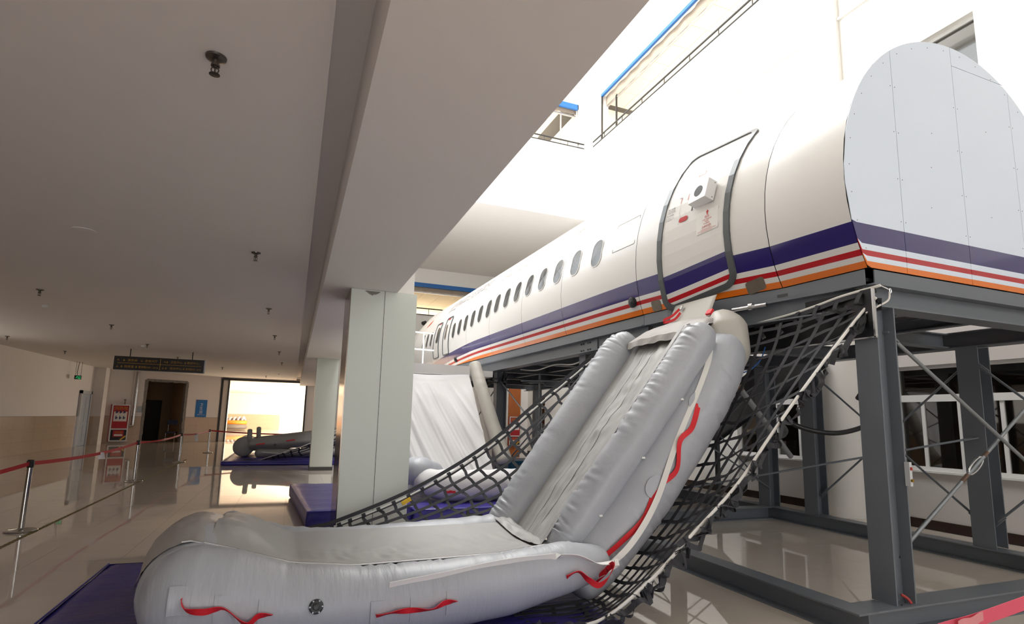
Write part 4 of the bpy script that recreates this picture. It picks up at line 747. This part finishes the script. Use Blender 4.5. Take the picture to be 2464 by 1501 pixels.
# ================================================================== SECOND AND THIRD SLIDES
S2 = thing('evacuation_slide', 'second grey evacuation slide behind the broad pillar with pale cloth front', 'slide', (2.8, 9.6, .22), None)
def s2f(u, v):
    x = 1.55+1.62*u+.18*v*u; q = u*1.7-v*.75
    n_ = (.05*NZ.noise(V((u*3+v, v*1.5, 4)))+.11*(.5-abs(NZ.noise(V((q*5, v*.8, 2)))))*min(1, v*2.2)+.05*(.5-abs(NZ.noise(V((q*13, v*1.5, 7)))))*v)*min(1, v*5)-.1*math.sin(math.pi*u)
    return V((x, 10.45-1.25*v-n_*.7, 2.40-2.05*v+n_*.4))
obj('cloth_front', MB().grid(110, 70, s2f), 'slide_cover', S2, smooth=2)
obj('hem_band', MB().grid(30, 4, lambda u, v: V((1.55+1.62*u, 10.42, 2.56-.17*v)), thick=.01), 'slide_cover', S2)
obj('side_tube', MB().tube([(3.3, 10.5, 2.6), (3.36, 10.15, 2.05), (3.52, 9.72, 1.2), (3.6, 9.5, .82)], [.12, .13, .14, .145], n=22, m=50, cap=.3, wr=.008, fr=(9, 1), seed=5), 'slide_beige', S2, smooth=2)
obj('side_tube', MB().tube([(1.5, 10.4, 2.5), (1.62, 9.9, 1.6), (1.75, 9.3, .7)], .16, n=22, m=40, cap=.3, wr=.01, seed=6), 'slide_fabric', S2, smooth=2)
obj('end_tube', MB().tube([(2.05, 9.2, .5), (2.4, 8.95, .47), (3.0, 8.9, .46), (3.6, 8.95, .47), (4.0, 9.1, .48)], [.2, .25, .25, .25, .2], n=28, m=60, cap=.6, wr=.02, fr=(6, 1.2), seed=7), 'slide_cover', S2, smooth=2)
obj('lower_tube', MB().tube([(1.7, 9.5, .62), (2.0, 9.3, .66), (2.35, 9.45, .6)], [.2, .24, .16], n=24, m=30, cap=.6, wr=.02, seed=8), 'slide_fabric', S2, smooth=2)
for x in (2.38, 2.3): obj('pull_strap', MB().ribbon([(x, 8.7, .4), (x+.06, 8.68, .39), (x+.12, 8.69, .4)], (0, 0, 1), .035, .004, m=10), 'strap_red', S2)
PF = thing('boarding_ledge', 'white railed ledge over the second slide beside the nose', 'platform', (2.6, 12, 2.4)); obj('deck', bx(1.7, 3.72, 10.6, 14.6, 2.38, 2.5), 'rail_white', PF)
for x in (2.2, 3.02): obj('post', MB().cyl((x, 14.1, 2.5), (x, 14.1, 3.74), .022, n=10), 'rail_white', PF)
for z in (3.3, 3.74): obj('rail', MB().cyl((1.8, 14.1, z), (3.3, 14.1, z-.03), .02, n=10), 'rail_white', PF)
S3 = thing('evacuation_slide', 'farthest grey slide lying on blue mat by the bright opening', 'slide', (-.3, 20.5, .12))
obj('end_tube', MB().tube([(-1.42, 20.15, .46), (-1.42, 22.0, .46)], .31, n=30, m=14, cap=.25, wr=.01, seed=3), 'slide_grey_far', S3, smooth=2)
obj('side_wall', MB().grid(30, 10, lambda u, v: V((-1.22+3.0*u, 20.05-.09*math.sin(math.pi*v)*1.5, (.38+.12*u)+((.72+.16*u*1.2)-(.38+.12*u))*v))), 'slide_grey_far', S3, smooth=2)
obj('upper_tube', MB().tube([(-1.25, 20.25, .52), (-.2, 20.25, .6), (1.9, 20.25, .86)], [.2, .21, .2], n=24, m=30, wr=.008, seed=2), 'slide_grey_far', S3, smooth=2)
obj('lower_tube', MB().tube([(-.95, 20.1, .26), (.5, 20.1, .27), (2.2, 20.1, .3)], .15, n=24, m=30, cap=.8, wr=.006, seed=5), 'slide_grey_far', S3, smooth=2)
obj('far_tube', MB().tube([(-1.2, 21.9, .55), (-.2, 21.9, .68), (2, 21.9, .98)], .16, n=18, m=20), 'slide_grey_far', S3, smooth=2)
obj('sliding_sheet', MB().grid(20, 8, lambda u, v: V((-1.3+3.2*u, 20.2+1.7*v, .66+.3*u-.04*math.sin(math.pi*v)))), 'slide_grey_far', S3, smooth=2)
for x, y, z1 in ((-1.25, 20.15, .99), (-1.07, 21.8, 1.03)): obj('post_tube', MB().tube([(x, y, .58), (x-.02, y, z1)], .075, n=18, cap=.6), 'slide_grey_far', S3, smooth=2)
for xa, za, xb, zb2 in ((-1.037, .541, -.775, .583), (-.136, .67, .126, .713)): obj('pull_strap', MB().ribbon([(xa, 19.9, za), (xb, 19.9, zb2)], (0, 0, 1), .035, .01), 'strap_red', S3)
obj('inflation_valve', MB().cyl((-.474, 19.9, .534), (-.474, 19.93, .534), .04, n=16), 'valve_black', S3)
obj('rope', MB().tube([(-.85, 19.93, .3), (-.4, 19.9, .27), (-.1, 19.9, .28)], .014, n=8, m=16), 'rope_white', S3)
# ================================================================== BARRIER POSTS AND BELTS
def stanchion(x, y, label, lean=0):
    t = thing('barrier_post', label, 'stanchion', (x, y, 0), 'chrome belt barrier posts')
    obj('base', MB().lathe((x, y, 0), [(.17, .003), (.172, .012), (.165, .022), (.05, .034), (.04, .045)], 40), 'chrome', t, smooth=True)
    obj('pole', MB().cyl((x, y, .03), (x+lean, y, .86), .031, n=24), 'chrome', t, smooth=True)
    obj('belt_head', MB().lathe((x+lean, y, .79), [(.034, 0), (.036, .004), (.036, .088), (.03, .098)], 24).obox((x+lean, y+.037, .84), (1, 0, 0), (0, 1, 0), (0, 0, 1), .028, .008, .035).obox((x+lean, y-.037, .84), (1, 0, 0), (0, 1, 0), (0, 0, 1), .028, .008, .035), 'black_plastic', t, smooth=True)
SP = [(-3.1, 9.04), (-3.155, 14.66), (-3.16, 19.88), (-2.94, 24.4)]
for (x, y), lb in zip(SP, ('nearest chrome barrier post on the dark tiled hall floor', 'second chrome barrier post, in line before the fire cabinet', 'third chrome barrier post before the broken doorway', 'farthest chrome barrier post near the bright wide opening')): stanchion(x, y, lb)
def belt(p0, p1, sag, label, mat='belt_red', w_=.05, tw=0):
    p0, p1 = V(p0), V(p1); L_ = (p1-p0).length
    pts = [p0.lerp(p1, k/40)-V((0, 0, sag*4*(k/40)*(1-k/40))) for k in range(41)]
    return tag(obj('barrier_belt', MB().ribbon(pts, (0, 0, 1), w_, .003, twist=lambda q: tw*math.sin(q*math.pi*2)), mat, smooth=True), label, 'belt', 'red barrier belts')
bh = .84
belt((-3.3, 3.5, bh), (-3.1, 9.0, bh), .09, 'red barrier belt entering from the left to the nearest post')
belt((-3.1, 9.08, bh), (-3.155, 14.62, bh), .06, 'red barrier belt between the nearest and second posts')
belt((-3.155, 14.7, bh), (-3.16, 19.84, bh), .05, 'paler red barrier belt between second and third posts', tw=.6)
belt((-3.16, 19.92, bh), (-2.94, 24.36, bh), .05, 'red barrier belt between third and farthest posts', tw=.4)
belt((-2.9, 24.42, bh), (2.5, 24.9, bh), .12, 'thin red belt crossing in front of the bright far room')
for x, y, z, hh, lb in ((-3.12, 11.95, .70, .12, 'small white paper tag hung from belt beyond nearest post'), (-3.06, 22.0, .70, .26, 'long white paper slip hung from belt before farthest post')):
    tag(obj('paper_tag', MB().grid(4, 6, lambda u, v: (x-.05+.1*u+.03*v, y+.02*math.sin(u*3), z+.1-hh*v)), 'paper'), lb, 'paper')
rb = tag(obj('barrier_belt', MB().ribbon([(2.42, 1.71, .63), (2.62, 1.67, .695), (2.81, 1.615, .742), (3.1, 1.53, .83), (3.6, 1.4, .97)], (0, .1, 1), .052, .003, m=24), 'belt_pink', smooth=True), 'pinkish red belt crossing the near right corner before the base beam', 'belt', 'red barrier belts')
obj('tape_patch', MB().grid(8, 6, lambda u, v: (2.70+.12*u, 1.632-.03*u-.004, .742+.035*u-.06*v*(1-.4*u)+.004*math.sin(u*9))), 'tape_film', rb)
tag(obj('paper_tag', MB().grid(4, 4, lambda u, v: (2.6+.21*u, 1.665-.06*u, .655+.055*u-.14*v)), 'paper'), 'white paper taped under the belt at near right corner', 'paper')
ht = tag(obj('floor_tape', MB().add([(-2.9, 4.5, .0012), (-2.85, 4.5, .0012), (-3.1, 21, .0012), (-3.15, 21, .0012)], [(0, 1, 2, 3)]), 'hazard_black'), 'black and yellow hazard tape line along the hall floor', 'tape')
m_ = MB()
for k in range(150):
    y = 4.5+.11*k; x = -2.9-.25*(y-4.5)/16.5; m_.add([(x, y, .0018), (x+.05, y+.03, .0018), (x+.05, y+.085, .0018), (x, y+.055, .0018)], [(0, 1, 2, 3)])
obj('stripe', m_, 'hazard_yellow', ht, kind='stuff')
# ================================================================== HALL FITTINGS
def sprinkler(x, y, label):
    t = thing('sprinkler', label, 'sprinkler', (x, y, ZC), 'pendant ceiling sprinklers')
    obj('escutcheon', MB().lathe((x, y, ZC), [(.052, -.001), (.05, -.012), (.03, -.02), (.022, -.022)], 28), 'fitting_metal', t, smooth=True)
    obj('body', MB().lathe((x, y, ZC), [(.016, -.02), (.016, -.045), (.022, -.046), (.022, -.056), (.012, -.057), (.012, -.064)], 16), 'fitting_metal', t, smooth=True)
    m = MB()
    for s_ in (-1, 1): m.tube([(x+s_*.012, y, ZC-.06), (x+s_*.018, y, ZC-.078), (x+s_*.006, y, ZC-.1)], .0035, n=6, m=6)
    m.cyl((x, y, ZC-.06), (x, y, ZC-.098), .004, n=8); obj('yoke', m, 'fitting_metal', t)
    obj('deflector', MB().lathe((x, y, ZC), [(.026, -.1), (.027, -.103), (.008, -.106)], 16), 'fitting_metal', t)
for x, y, lb in ((-.52, 3.1, 'nearest chrome sprinkler, large in upper part of low ceiling'), (-.545, 6.98, 'second sprinkler along the row beside the long beam'), (-.545, 10.72, 'third sprinkler along the row beside the long beam'), (-.55, 14.45, 'fourth sprinkler along the row beside the long beam'), (-.53, 18.2, 'fifth sprinkler along the row beside the long beam'), (-.52, 22.1, 'sixth sprinkler along the row, before the bright opening'), (-3.9, 10.78, 'sprinkler over the barrier line nearest the viewer'), (-3.9, 14.55, 'sprinkler over the barrier line, second in its row'), (-4.0, 18.3, 'sprinkler just in front of the hanging sign'), (-3.9, 22.2, 'sprinkler behind the hanging sign'), (-7.2, 18.4, 'sprinkler near the left wall, nearer one'), (-7.1, 22.1, 'sprinkler near the left wall, farther one'), (-2.9, 26.0, 'sprinkler above the farthest barrier post'), (-1.4, 30.5, 'small sprinkler close above the wide opening')): sprinkler(x, y, lb)
for x, y, lb in ((-4.38, 12.4, 'round white smoke detector between sprinklers at left'), (-4.2, 18.75, 'round smoke detector in front of hanging sign'), (-.75, 28.5, 'small detector near the bright wide opening')):
    t = thing('smoke_detector', lb, 'detector', (x, y, ZC)); obj('base', MB().lathe((x, y, ZC), [(.06, -.001), (.06, -.018), (.052, -.022)], 24), 'speaker_white', t, smooth=True); obj('head', MB().lathe((x, y, ZC), [(.045, -.022), (.042, -.045), (.02, -.055)], 24), 'speaker_white', t, smooth=True)
for x, y, lb in ((-2.2, 6.9, 'faint round ceiling plate near the second sprinkler'), (-2.99, 17.85, 'flat round ceiling plate right of hanging sign'), (-5.0, 16.0, 'flat round ceiling plate left of hanging sign')):
    tag(obj('ceiling_plate', MB().lathe((x, y, ZC), [(.11, -.0005), (.11, -.006), (.09, -.008)], 32), 'ceiling_paint', smooth=True), lb, 'ceiling plate')
# hanging direction sign
HS = thing('hanging_sign', 'long black direction sign with gold lettering hung from low ceiling', 'sign', (-3.97, 20, 2.77))
x0, x1, z0, z1, ys = -5.18, -2.765, 2.768, 3.178, 19.98
obj('panel', bx(x0, x1, ys, ys+.1, z0, z1), 'sign_black', HS); obj('panel_back', bx(x0-.012, x1+.03, ys+.1, ys+.12, z0-.01, z1+.01), 'aluminium', HS)
for xx in (-4.79, -3.11): obj('hanger_rod', MB().cyl((xx, ys+.05, z1), (xx, ys+.05, ZC), .014, n=8), 'rail_dark', HS)
m_ = MB(); yy = ys-.003; zm_ = (z0+z1)/2; m_.box(x0+.09, x1-.07, yy, yy+.002, zm_-.006, zm_+.006); m_.box(-3.97, -3.955, yy, yy+.002, z0+.03, z1-.03); obj('divider', m_, 'sign_gold', HS)
m_ = MB()
def T(s, x, z, size, wd=None): flat_text(m_, s, (x, yy, z), (1, 0, 0), (0, 0, 1), size, wd)
T('↖', -5.1, zm_+.055, .1); T('洗手间', -4.83, zm_+.06, .085); T('↓', -4.5, zm_+.055, .1); T('咨询大厅', -4.38, zm_+.06, .085)
T('↓', -5.12, zm_-.14, .1); T('财务室', -4.9, zm_-.135, .085); T('教学楼A101—A116', -4.53, zm_-.135, .08, .52)
T('→', -3.9, zm_+.055, .1); T('卫生中心', -3.7, zm_+.06, .085); T('教研中心', -3.24, zm_+.06, .085)
T('↓', -3.92, zm_-.14, .1); T('培训中心', -3.7, zm_-.135, .085); T('教学楼B101—B116', -3.26, zm_-.135, .08, .42)
for x, z in ((-4.92, zm_+.09), (-4.97, zm_-.1), (-3.78, zm_+.09), (-3.29, zm_+.09), (-3.8, zm_-.1), (-3.31, zm_-.1), (-4.59, zm_-.1)): obj('pictogram', MB().cyl((x, yy, z+.014), (x, yy+.002, z+.014), .014, n=8).box(x-.012, x+.012, yy, yy+.002, z-.035, z-.003).box(x-.03, x+.03, yy, yy+.002, z-.018, z-.01), 'sign_gold', HS)
obj('lettering', m_, 'sign_gold', HS)
# exit sign
ES = thing('exit_sign', 'small green lit exit sign hung beside left wall', 'sign', (-8.1, 26.9, 2.72)); obj('case', bx(-8.22, -8.0, 26.88, 26.95, 2.72, 2.875), 'exit_dark', ES)
for xx in (-8.2, -8.02): obj('hanger_rod', MB().cyl((xx, 26.91, 2.88), (xx, 26.91, ZC), .006, n=6), 'rail_dark', ES)
obj('cable', MB().tube([(-8.15, 26.93, 2.88), (-8.16, 26.96, 3.1), (-8.12, 26.93, ZC)], .01, n=6, m=10), 'rail_dark', ES)
X_ = lambda x: -8.108+(x+8.15)*.62
Z_ = lambda z: 2.797+(z-2.79)*.75
m_ = MB(); y_ = 26.877; m_.cyl((X_(-8.17), y_, Z_(2.845)), (X_(-8.17), y_+.002, Z_(2.845)), .01, n=10)
for a_, b_ in (((-8.18, 2.83), (-8.2, 2.78)), ((-8.2, 2.78), (-8.16, 2.75)), ((-8.16, 2.75), (-8.17, 2.72)), ((-8.2, 2.78), (-8.25, 2.76)), ((-8.25, 2.76), (-8.28, 2.74)), ((-8.18, 2.82), (-8.13, 2.79)), ((-8.19, 2.82), (-8.23, 2.8))): m_.bar((X_(a_[0]), y_, Z_(a_[1])), (X_(b_[0]), y_, Z_(b_[1])), .002, .012, (0, 1, 0))
m_.box(-8.075, -8.025, y_, y_+.002, 2.745, 2.752); m_.box(-8.075, -8.068, y_, y_+.002, 2.745, 2.85); m_.box(-8.032, -8.025, y_, y_+.002, 2.745, 2.85); obj('running_figure', m_, 'exit_green', ES)
# fire cabinets
def cabinet(label, org, ux, uy, w_, h_, dp, loc):
    t = thing('fire_cabinet', label, 'fire cabinet', loc); ux, uy = V(ux), V(uy); org = V(org); uz = V((0, 0, 1))
    def B_(m, a, b, c, d, o0, o1): return m.obox(org+ux*((a+b)/2)+uz*((c+d)/2)+uy*((o0+o1)/2), ux, uy, uz, (b-a)/2, abs(o1-o0)/2, (d-c)/2)
    obj('case', B_(MB(), 0, w_, 0, h_, .0, dp), 'cabinet_red', t); f = .05*w_/.7; k = h_/1.72; zs = .57*k
    m = MB(); B_(m, 0, f, 0, h_, dp, dp+.025); B_(m, w_-f, w_, 0, h_, dp, dp+.025); B_(m, f, w_-f, 0, f, dp, dp+.025); B_(m, f, w_-f, h_-f, h_, dp, dp+.025); B_(m, f, w_-f, zs-f*.6, zs+f*.6, dp, dp+.025); obj('frame', m, 'cabinet_frame', t)
    up_ = obj('upper_door', B_(MB(), f, w_-f, zs+f*.6, h_-f, dp, dp+.008), 'poster_red', t); lo_ = obj('lower_door', B_(MB(), f, w_-f, f, zs-f*.6, dp, dp+.008), 'cabinet_dark', t)
    o = dp+.0095
    obj('instruction_poster', B_(MB(), f+.05*k, w_-f-.05*k, zs+.36*k, h_-.34*k, dp+.008, o), 'poster_white', up_)
    obj('red_notice', B_(MB(), f+.1*k, w_-f-.1*k, zs-.36*k, zs-.06*k, dp+.008, o), 'poster_red', lo_)
    m = MB(); flat_text(m, '消防栓', org+ux*(w_/2)+uz*(h_-.25*k)+uy*(o+.002), ux, uz, .19*k, None, 'CENTER'); obj('lettering', m, 'sign_gold', up_)
    m = MB()
    for r_ in range(2):
        for c_ in range(3):
            a = f+.09*k+(w_-2*f-.18*k)*(c_+.5)/3; z = zs+(.52+.27*(1-r_))*k; B_(m, a-.045*k, a+.005*k, z-.06*k, z+.06*k, o, o+.002); B_(m, a-.02*k, a+.045*k, z-.03*k, z+.03*k, o, o+.002); B_(m, a-.035*k, a-.005*k, z+.065*k, z+.1*k, o, o+.002)
    obj('pictogram', m, 'ink_blue', up_)
    m = MB(); flat_text(m, '室内消防栓使用方法', org+ux*(w_/2)+uz*(h_-.41*k)+uy*(o+.002), ux, uz, .06*k, .46*k, 'CENTER'); obj('lettering', m, 'poster_red', up_)
    m = MB(); flat_text(m, '灭火器', org+ux*(w_/2)+uz*(zs-.19*k)+uy*(o+.002), ux, uz, .1*k, None, 'CENTER'); obj('lettering', m, 'sign_gold', lo_)
    obj('notice_strip', B_(MB(), f+.15*k, w_-f-.15*k, zs-.32*k, zs-.24*k, o, o+.002), 'poster_white', lo_)
    q0, q1 = org+ux*(w_-f-.22*k)+uz*(f+.02)+uy*(o+.001), org+ux*(w_-f-.01)+uz*(f+.2*k)+uy*(o+.001); obj('corner_tape', MB().ribbon([q0, q1], uz, .06*k, .002), 'cabinet_yellow', lo_)
    return t
cabinet('red fire hydrant cabinet on back wall near the left pier', wl(.42, 0, .09), WD, WN, .74, 1.72, .2, wl(.8, .1, .09))
cabinet('red fire cabinet seen through net, below the wood panel', (8.47, 21.95, .45), (1, 0, 0), (0, -1, 0), .5, 1.2, .1, (8.72, 21.9, .45))
vp = thing('standpipe', 'shiny vertical steel pipe right of the fire cabinet', 'pipe', wl(1.36, .1, .8)); obj('pipe', MB().cyl(wl(1.36, .1, .85), wl(1.36, .1, ZC), .05, n=20), 'chrome', vp, smooth=True); obj('elbow', MB().tube([wl(1.36, .1, .86), wl(1.34, .1, .82), wl(1.2, .1, .8)], .055, n=14, m=8), 'chrome', vp, smooth=True); obj('riser', MB().cyl(wl(1.24, .06, .85), wl(1.24, .06, ZC), .022, n=10), 'hall_paint', vp, smooth=True)
vz = thing('vent_valve', 'small valve stub on top of the fire cabinet', 'valve', wl(.95, .08, 1.81)); obj('stem', MB().cyl(wl(.95, .08, 1.81), wl(.95, .08, 2.0), .02, n=8), 'bare_metal', vz); obj('cap', MB().cyl(wl(.95, .08, 2.0), wl(.95, .08, 2.06), .05, n=10), 'bare_metal', vz)
tag(obj('wall_plate', wbox(MB(), 1.5, 1.72, 1.45, 1.75, .002, .012), 'door_grey'), 'pale blank wall plate left of the broken doorway', 'plate')
BS = thing('washroom_sign', 'blue washroom sign between doorway and wide opening', 'sign', wl(4.4, .02, 1.28)); m_ = wbox(MB(), 4.13, 4.68, 1.28, 2.17, .004, .02); obj('panel', m_, 'blue_sign', BS)
m_ = MB()
for k, ch in enumerate('卫生间'): flat_text(m_, ch, wl(4.4, .0225, 1.86-.19*k), WD, (0, 0, 1), .17, None, 'CENTER')
flat_text(m_, 'TOILET', wl(4.4, .0225, 1.43), WD, (0, 0, 1), .05, None, 'CENTER'); obj('lettering', m_, 'poster_white', BS)
m_ = MB(); wbox(m_, 4.22, 4.62, 1.385, 1.395, .021, .0225); m_.add([wl(4.22, .0225, 1.38), wl(4.3, .0225, 1.395), wl(4.3, .0225, 1.43)], [(0, 1, 2)]); obj('arrow_line', m_, 'poster_white', BS); m_ = wbox(MB(), 4.17, 4.23, 2.09, 2.13, .021, .0225); obj('red_emblem', m_, 'poster_red', BS)
CT = thing('office_chair', 'dark blue chair with chrome frame inside the broken doorway', 'chair', wl(3.3, -.5, 0)); c0 = wl(3.3, -.55)
m_ = MB()
for a in (-.2, .2):
    m_.tube([c0+V((a, -.2, 0)), c0+V((a, -.2, .45)), c0+V((a, .2, .45)), c0+V((a, .25, 1.08))], .018, n=8, m=20)
obj('frame', m_, 'chrome', CT, smooth=True); obj('backrest', MB().obox(c0+V((0, .24, .98)), (1, 0, 0), (0, 1, 0), (0, 0, 1), .24, .03, .12), 'cart_blue', CT); obj('seat', MB().obox(c0+V((0, 0, .47)), (1, 0, 0), (0, 1, 0), (0, 0, 1), .23, .22, .03), 'cart_blue', CT)
# ================================================================== FAR ROOM
RF = thing('life_raft', 'round orange and grey life raft in the sunlit far room', 'raft', (-5.3, 57, 0))
def torus(c, R, r, sq=1): return MB().tube([V(c)+V((R*math.cos(t), R*math.sin(t), 0)) for t in [2*math.pi*k/40 for k in range(41)]], r, n=16, cap=0, squash=(1, 1, sq))
obj('lower_ring', torus((-5.1, 57, .28), 1.0, .24, 1), 'grey_raft', RF, smooth=2); obj('upper_ring', torus((-4.85, 57, .66), .78, .2), 'orange_raft', RF, smooth=2); obj('loose_tube', MB().tube([(-6.7, 56.4, .4), (-6.1, 56.2, .4), (-5.6, 56.3, .35)], .22, n=16, m=14), 'grey_raft', RF, smooth=2)
m_ = MB()
for k in range(5): m_.tube([(-5.7+.35*k, 56.6, .85), (-5.6+.35*k, 56.7, 1.05+.03*k), (-5.5+.35*k, 56.9, .9)], .11, n=8, m=8, wr=.04, seed=k)
obj('folded_canopy', m_, 'slide_fabric', RF, smooth=2)
for k, (ch, mt) in enumerate((('E', 'sign_gold'), ('L', 'sign_gold'), ('E', 'poster_red'))): m_ = MB(); flat_text(m_, ch, (3.19, 50.0, 1.95-.5*k), (0, -1, 0), (0, 0, 1), .5); tag(obj('wall_letter', m_, mt), 'vertical wall letter on far room wall, number %s from top' % ('one', 'two', 'three')[k], 'letter')
# ================================================================== UNDER THE PLATFORM
STC = thing('staircase', 'dark steel staircase with landing behind the right hand net', 'stairs', (8.4, 9, 0))
m_ = MB()
for x in (7.86, 8.86): m_.bar((x, 7.2, 2.75), (x, 10.0, 1.3), .02, .3)
obj('stringer', m_, 'frame_dark', STC); obj('soffit_plate', MB().bar((8.36, 7.2, 2.66), (8.36, 10.0, 1.2), 1.0, .02), 'frame_dark', STC)
for k in range(9): obj('tread', bx(7.87, 8.85, 7.35+.3*k, 7.62+.3*k, 2.62-.155*k, 2.65-.155*k), 'frame_dark', STC)
obj('landing', bx(6.2, 8.95, 10.0, 11.4, 1.18, 1.32), 'frame_dark', STC)
for x, y in ((6.3, 10.05), (8.9, 10.05), (6.3, 11.3)): obj('leg', bx(x-.04, x+.04, y-.04, y+.04, 0, 1.18), 'frame_dark', STC)
obj('lower_flight', MB().bar((6.3, 10.7, 1.2), (4.9, 10.7, .2), 1.1, .06), 'frame_dark', STC)
EQ = thing('blue_machine', 'low blue machine on floor behind the left net', 'machine', (5.0, 12, 0)); obj('body', MB().box(4.55, 5.75, 11.7, 12.7, .12, .62), 'equip_blue', EQ).modifiers.new('b', 'BEVEL').width = .05; obj('white_switch', bx(4.72, 4.82, 11.68, 11.7, .32, .45), 'speaker_white', EQ); obj('foot', MB().box(4.6, 4.75, 11.75, 12.6, 0, .12).box(5.5, 5.65, 11.75, 12.6, 0, .12), 'frame_dark', EQ); obj('control_box', MB().box(5.2, 5.45, 11.9, 12.2, .62, .82), 'valve_black', EQ)
def hose(label, pts, r, mat='hose_black', m=50, name='hose'): return tag(obj(name, MB().tube(pts, r, n=12, m=m), mat, smooth=True), label, 'hose' if name == 'hose' else 'wire')
hose('thick black hose sagging left of the front steel column', [(5.6, 5.3, 1.75), (5.75, 5.1, 1.55), (6.1, 4.95, 1.47), (6.5, 4.9, 1.52), (6.85, 4.85, 1.66), (7.0, 4.85, 1.75)], .03)
hose('black hose bent in a loop beside the front column top', [(4.75, 3.4, 2.48), (4.92, 3.42, 2.5), (5.06, 3.44, 2.42), (5.08, 3.45, 2.3), (4.98, 3.46, 2.1), (4.8, 3.46, 1.95), (4.7, 3.5, 1.8)], .026)
hose('thin blue wire hanging from the bumper board edge', [(4.36, 4.2, 2.32), (4.3, 4.2, 2.2), (4.2, 4.22, 2.1), (4.12, 4.28, 2.05)], .006, 'wire_blue', name='wire'); hose('short blue wire loop beside the slide lower tube', [(3.9, 4.35, 1.98), (3.96, 4.3, 2.0), (3.8, 4.32, 1.75), (3.82, 4.3, 1.6)], .006, 'wire_blue', name='wire')
pp = thing('prop_pole', 'steel adjustable prop leaning under the slide top', 'pole', (4.6, 4.8, 1.5)); obj('inner_tube', MB().cyl((4.15, 4.55, 2.12), (4.4, 4.6, 1.93), .022, n=12), 'steel_bright', pp, smooth=True); obj('outer_tube', MB().cyl((4.38, 4.6, 1.95), (5.35, 4.85, 1.2), .03, n=12), 'rod_grey', pp, smooth=True); obj('collar', MB().cyl((4.36, 4.6, 1.965), (4.42, 4.61, 1.92), .04, n=12), 'rust_steel', pp, smooth=True)
sc2 = thing('scaffold_pole', 'thin vertical scaffold pole with clamps behind the left net', 'pole', (4.72, 10.5, 0)); obj('pole', MB().cyl((4.72, 10.5, 0), (4.72, 10.5, 2.5), .024, n=10), 'rod_grey', sc2, smooth=True); obj('clamp', MB().tube([(4.5, 10.5, 2.3), (4.72, 10.48, 2.32), (4.85, 10.5, 2.28)], .03, n=8, m=8), 'rod_grey', sc2); obj('cross_pipe', MB().cyl((4.3, 10.5, 2.33), (7.4, 9.6, 2.42), .02, n=10), 'rod_grey', sc2, smooth=True)
cb = thing('cable_bundle', 'tangled black cable bundle under the beam beside second slide', 'cables', (4.1, 11.5, 2.4)); random.seed(4)
for k in range(7): obj('cable', MB().tube([(4.0+random.uniform(-.1, .3), 10.9+random.uniform(0, .3)+.35*j, 2.42+random.uniform(-.12, .12)) for j in range(5)], .014, n=6, m=30), 'hose_black', cb)
obj('white_cable', MB().tube([(4.25, 10.4, 2.55), (4.25, 9.6, 2.48), (4.25, 8.8, 2.52), (4.2, 8.0, 2.46), (4.2, 7.4, 2.55)], .012, n=6, m=40), 'rope_white', cb, smooth=True)
cm = thing('wall_lamp', 'white curved arm fixture above the aircraft nose', 'lamp', (5.6, 25.9, 5.9)); obj('arm', MB().tube([(5.85, 25.98, 5.75), (5.83, 25.75, 5.98), (5.7, 25.6, 6.05), (5.5, 25.5, 5.98)], .035, n=12, m=24), 'rail_white', cm, smooth=True); obj('shade', MB().tube([(5.52, 25.5, 6.0), (5.38, 25.46, 5.9)], [.06, .1], n=16), 'rail_dark', cm, smooth=True)
tag(obj('wall_plate', bx(XR-.02, XR, 18.0, 18.2, 9.4, 9.6), 'door_grey'), 'faint square plate on the upper right atrium wall', 'plate')
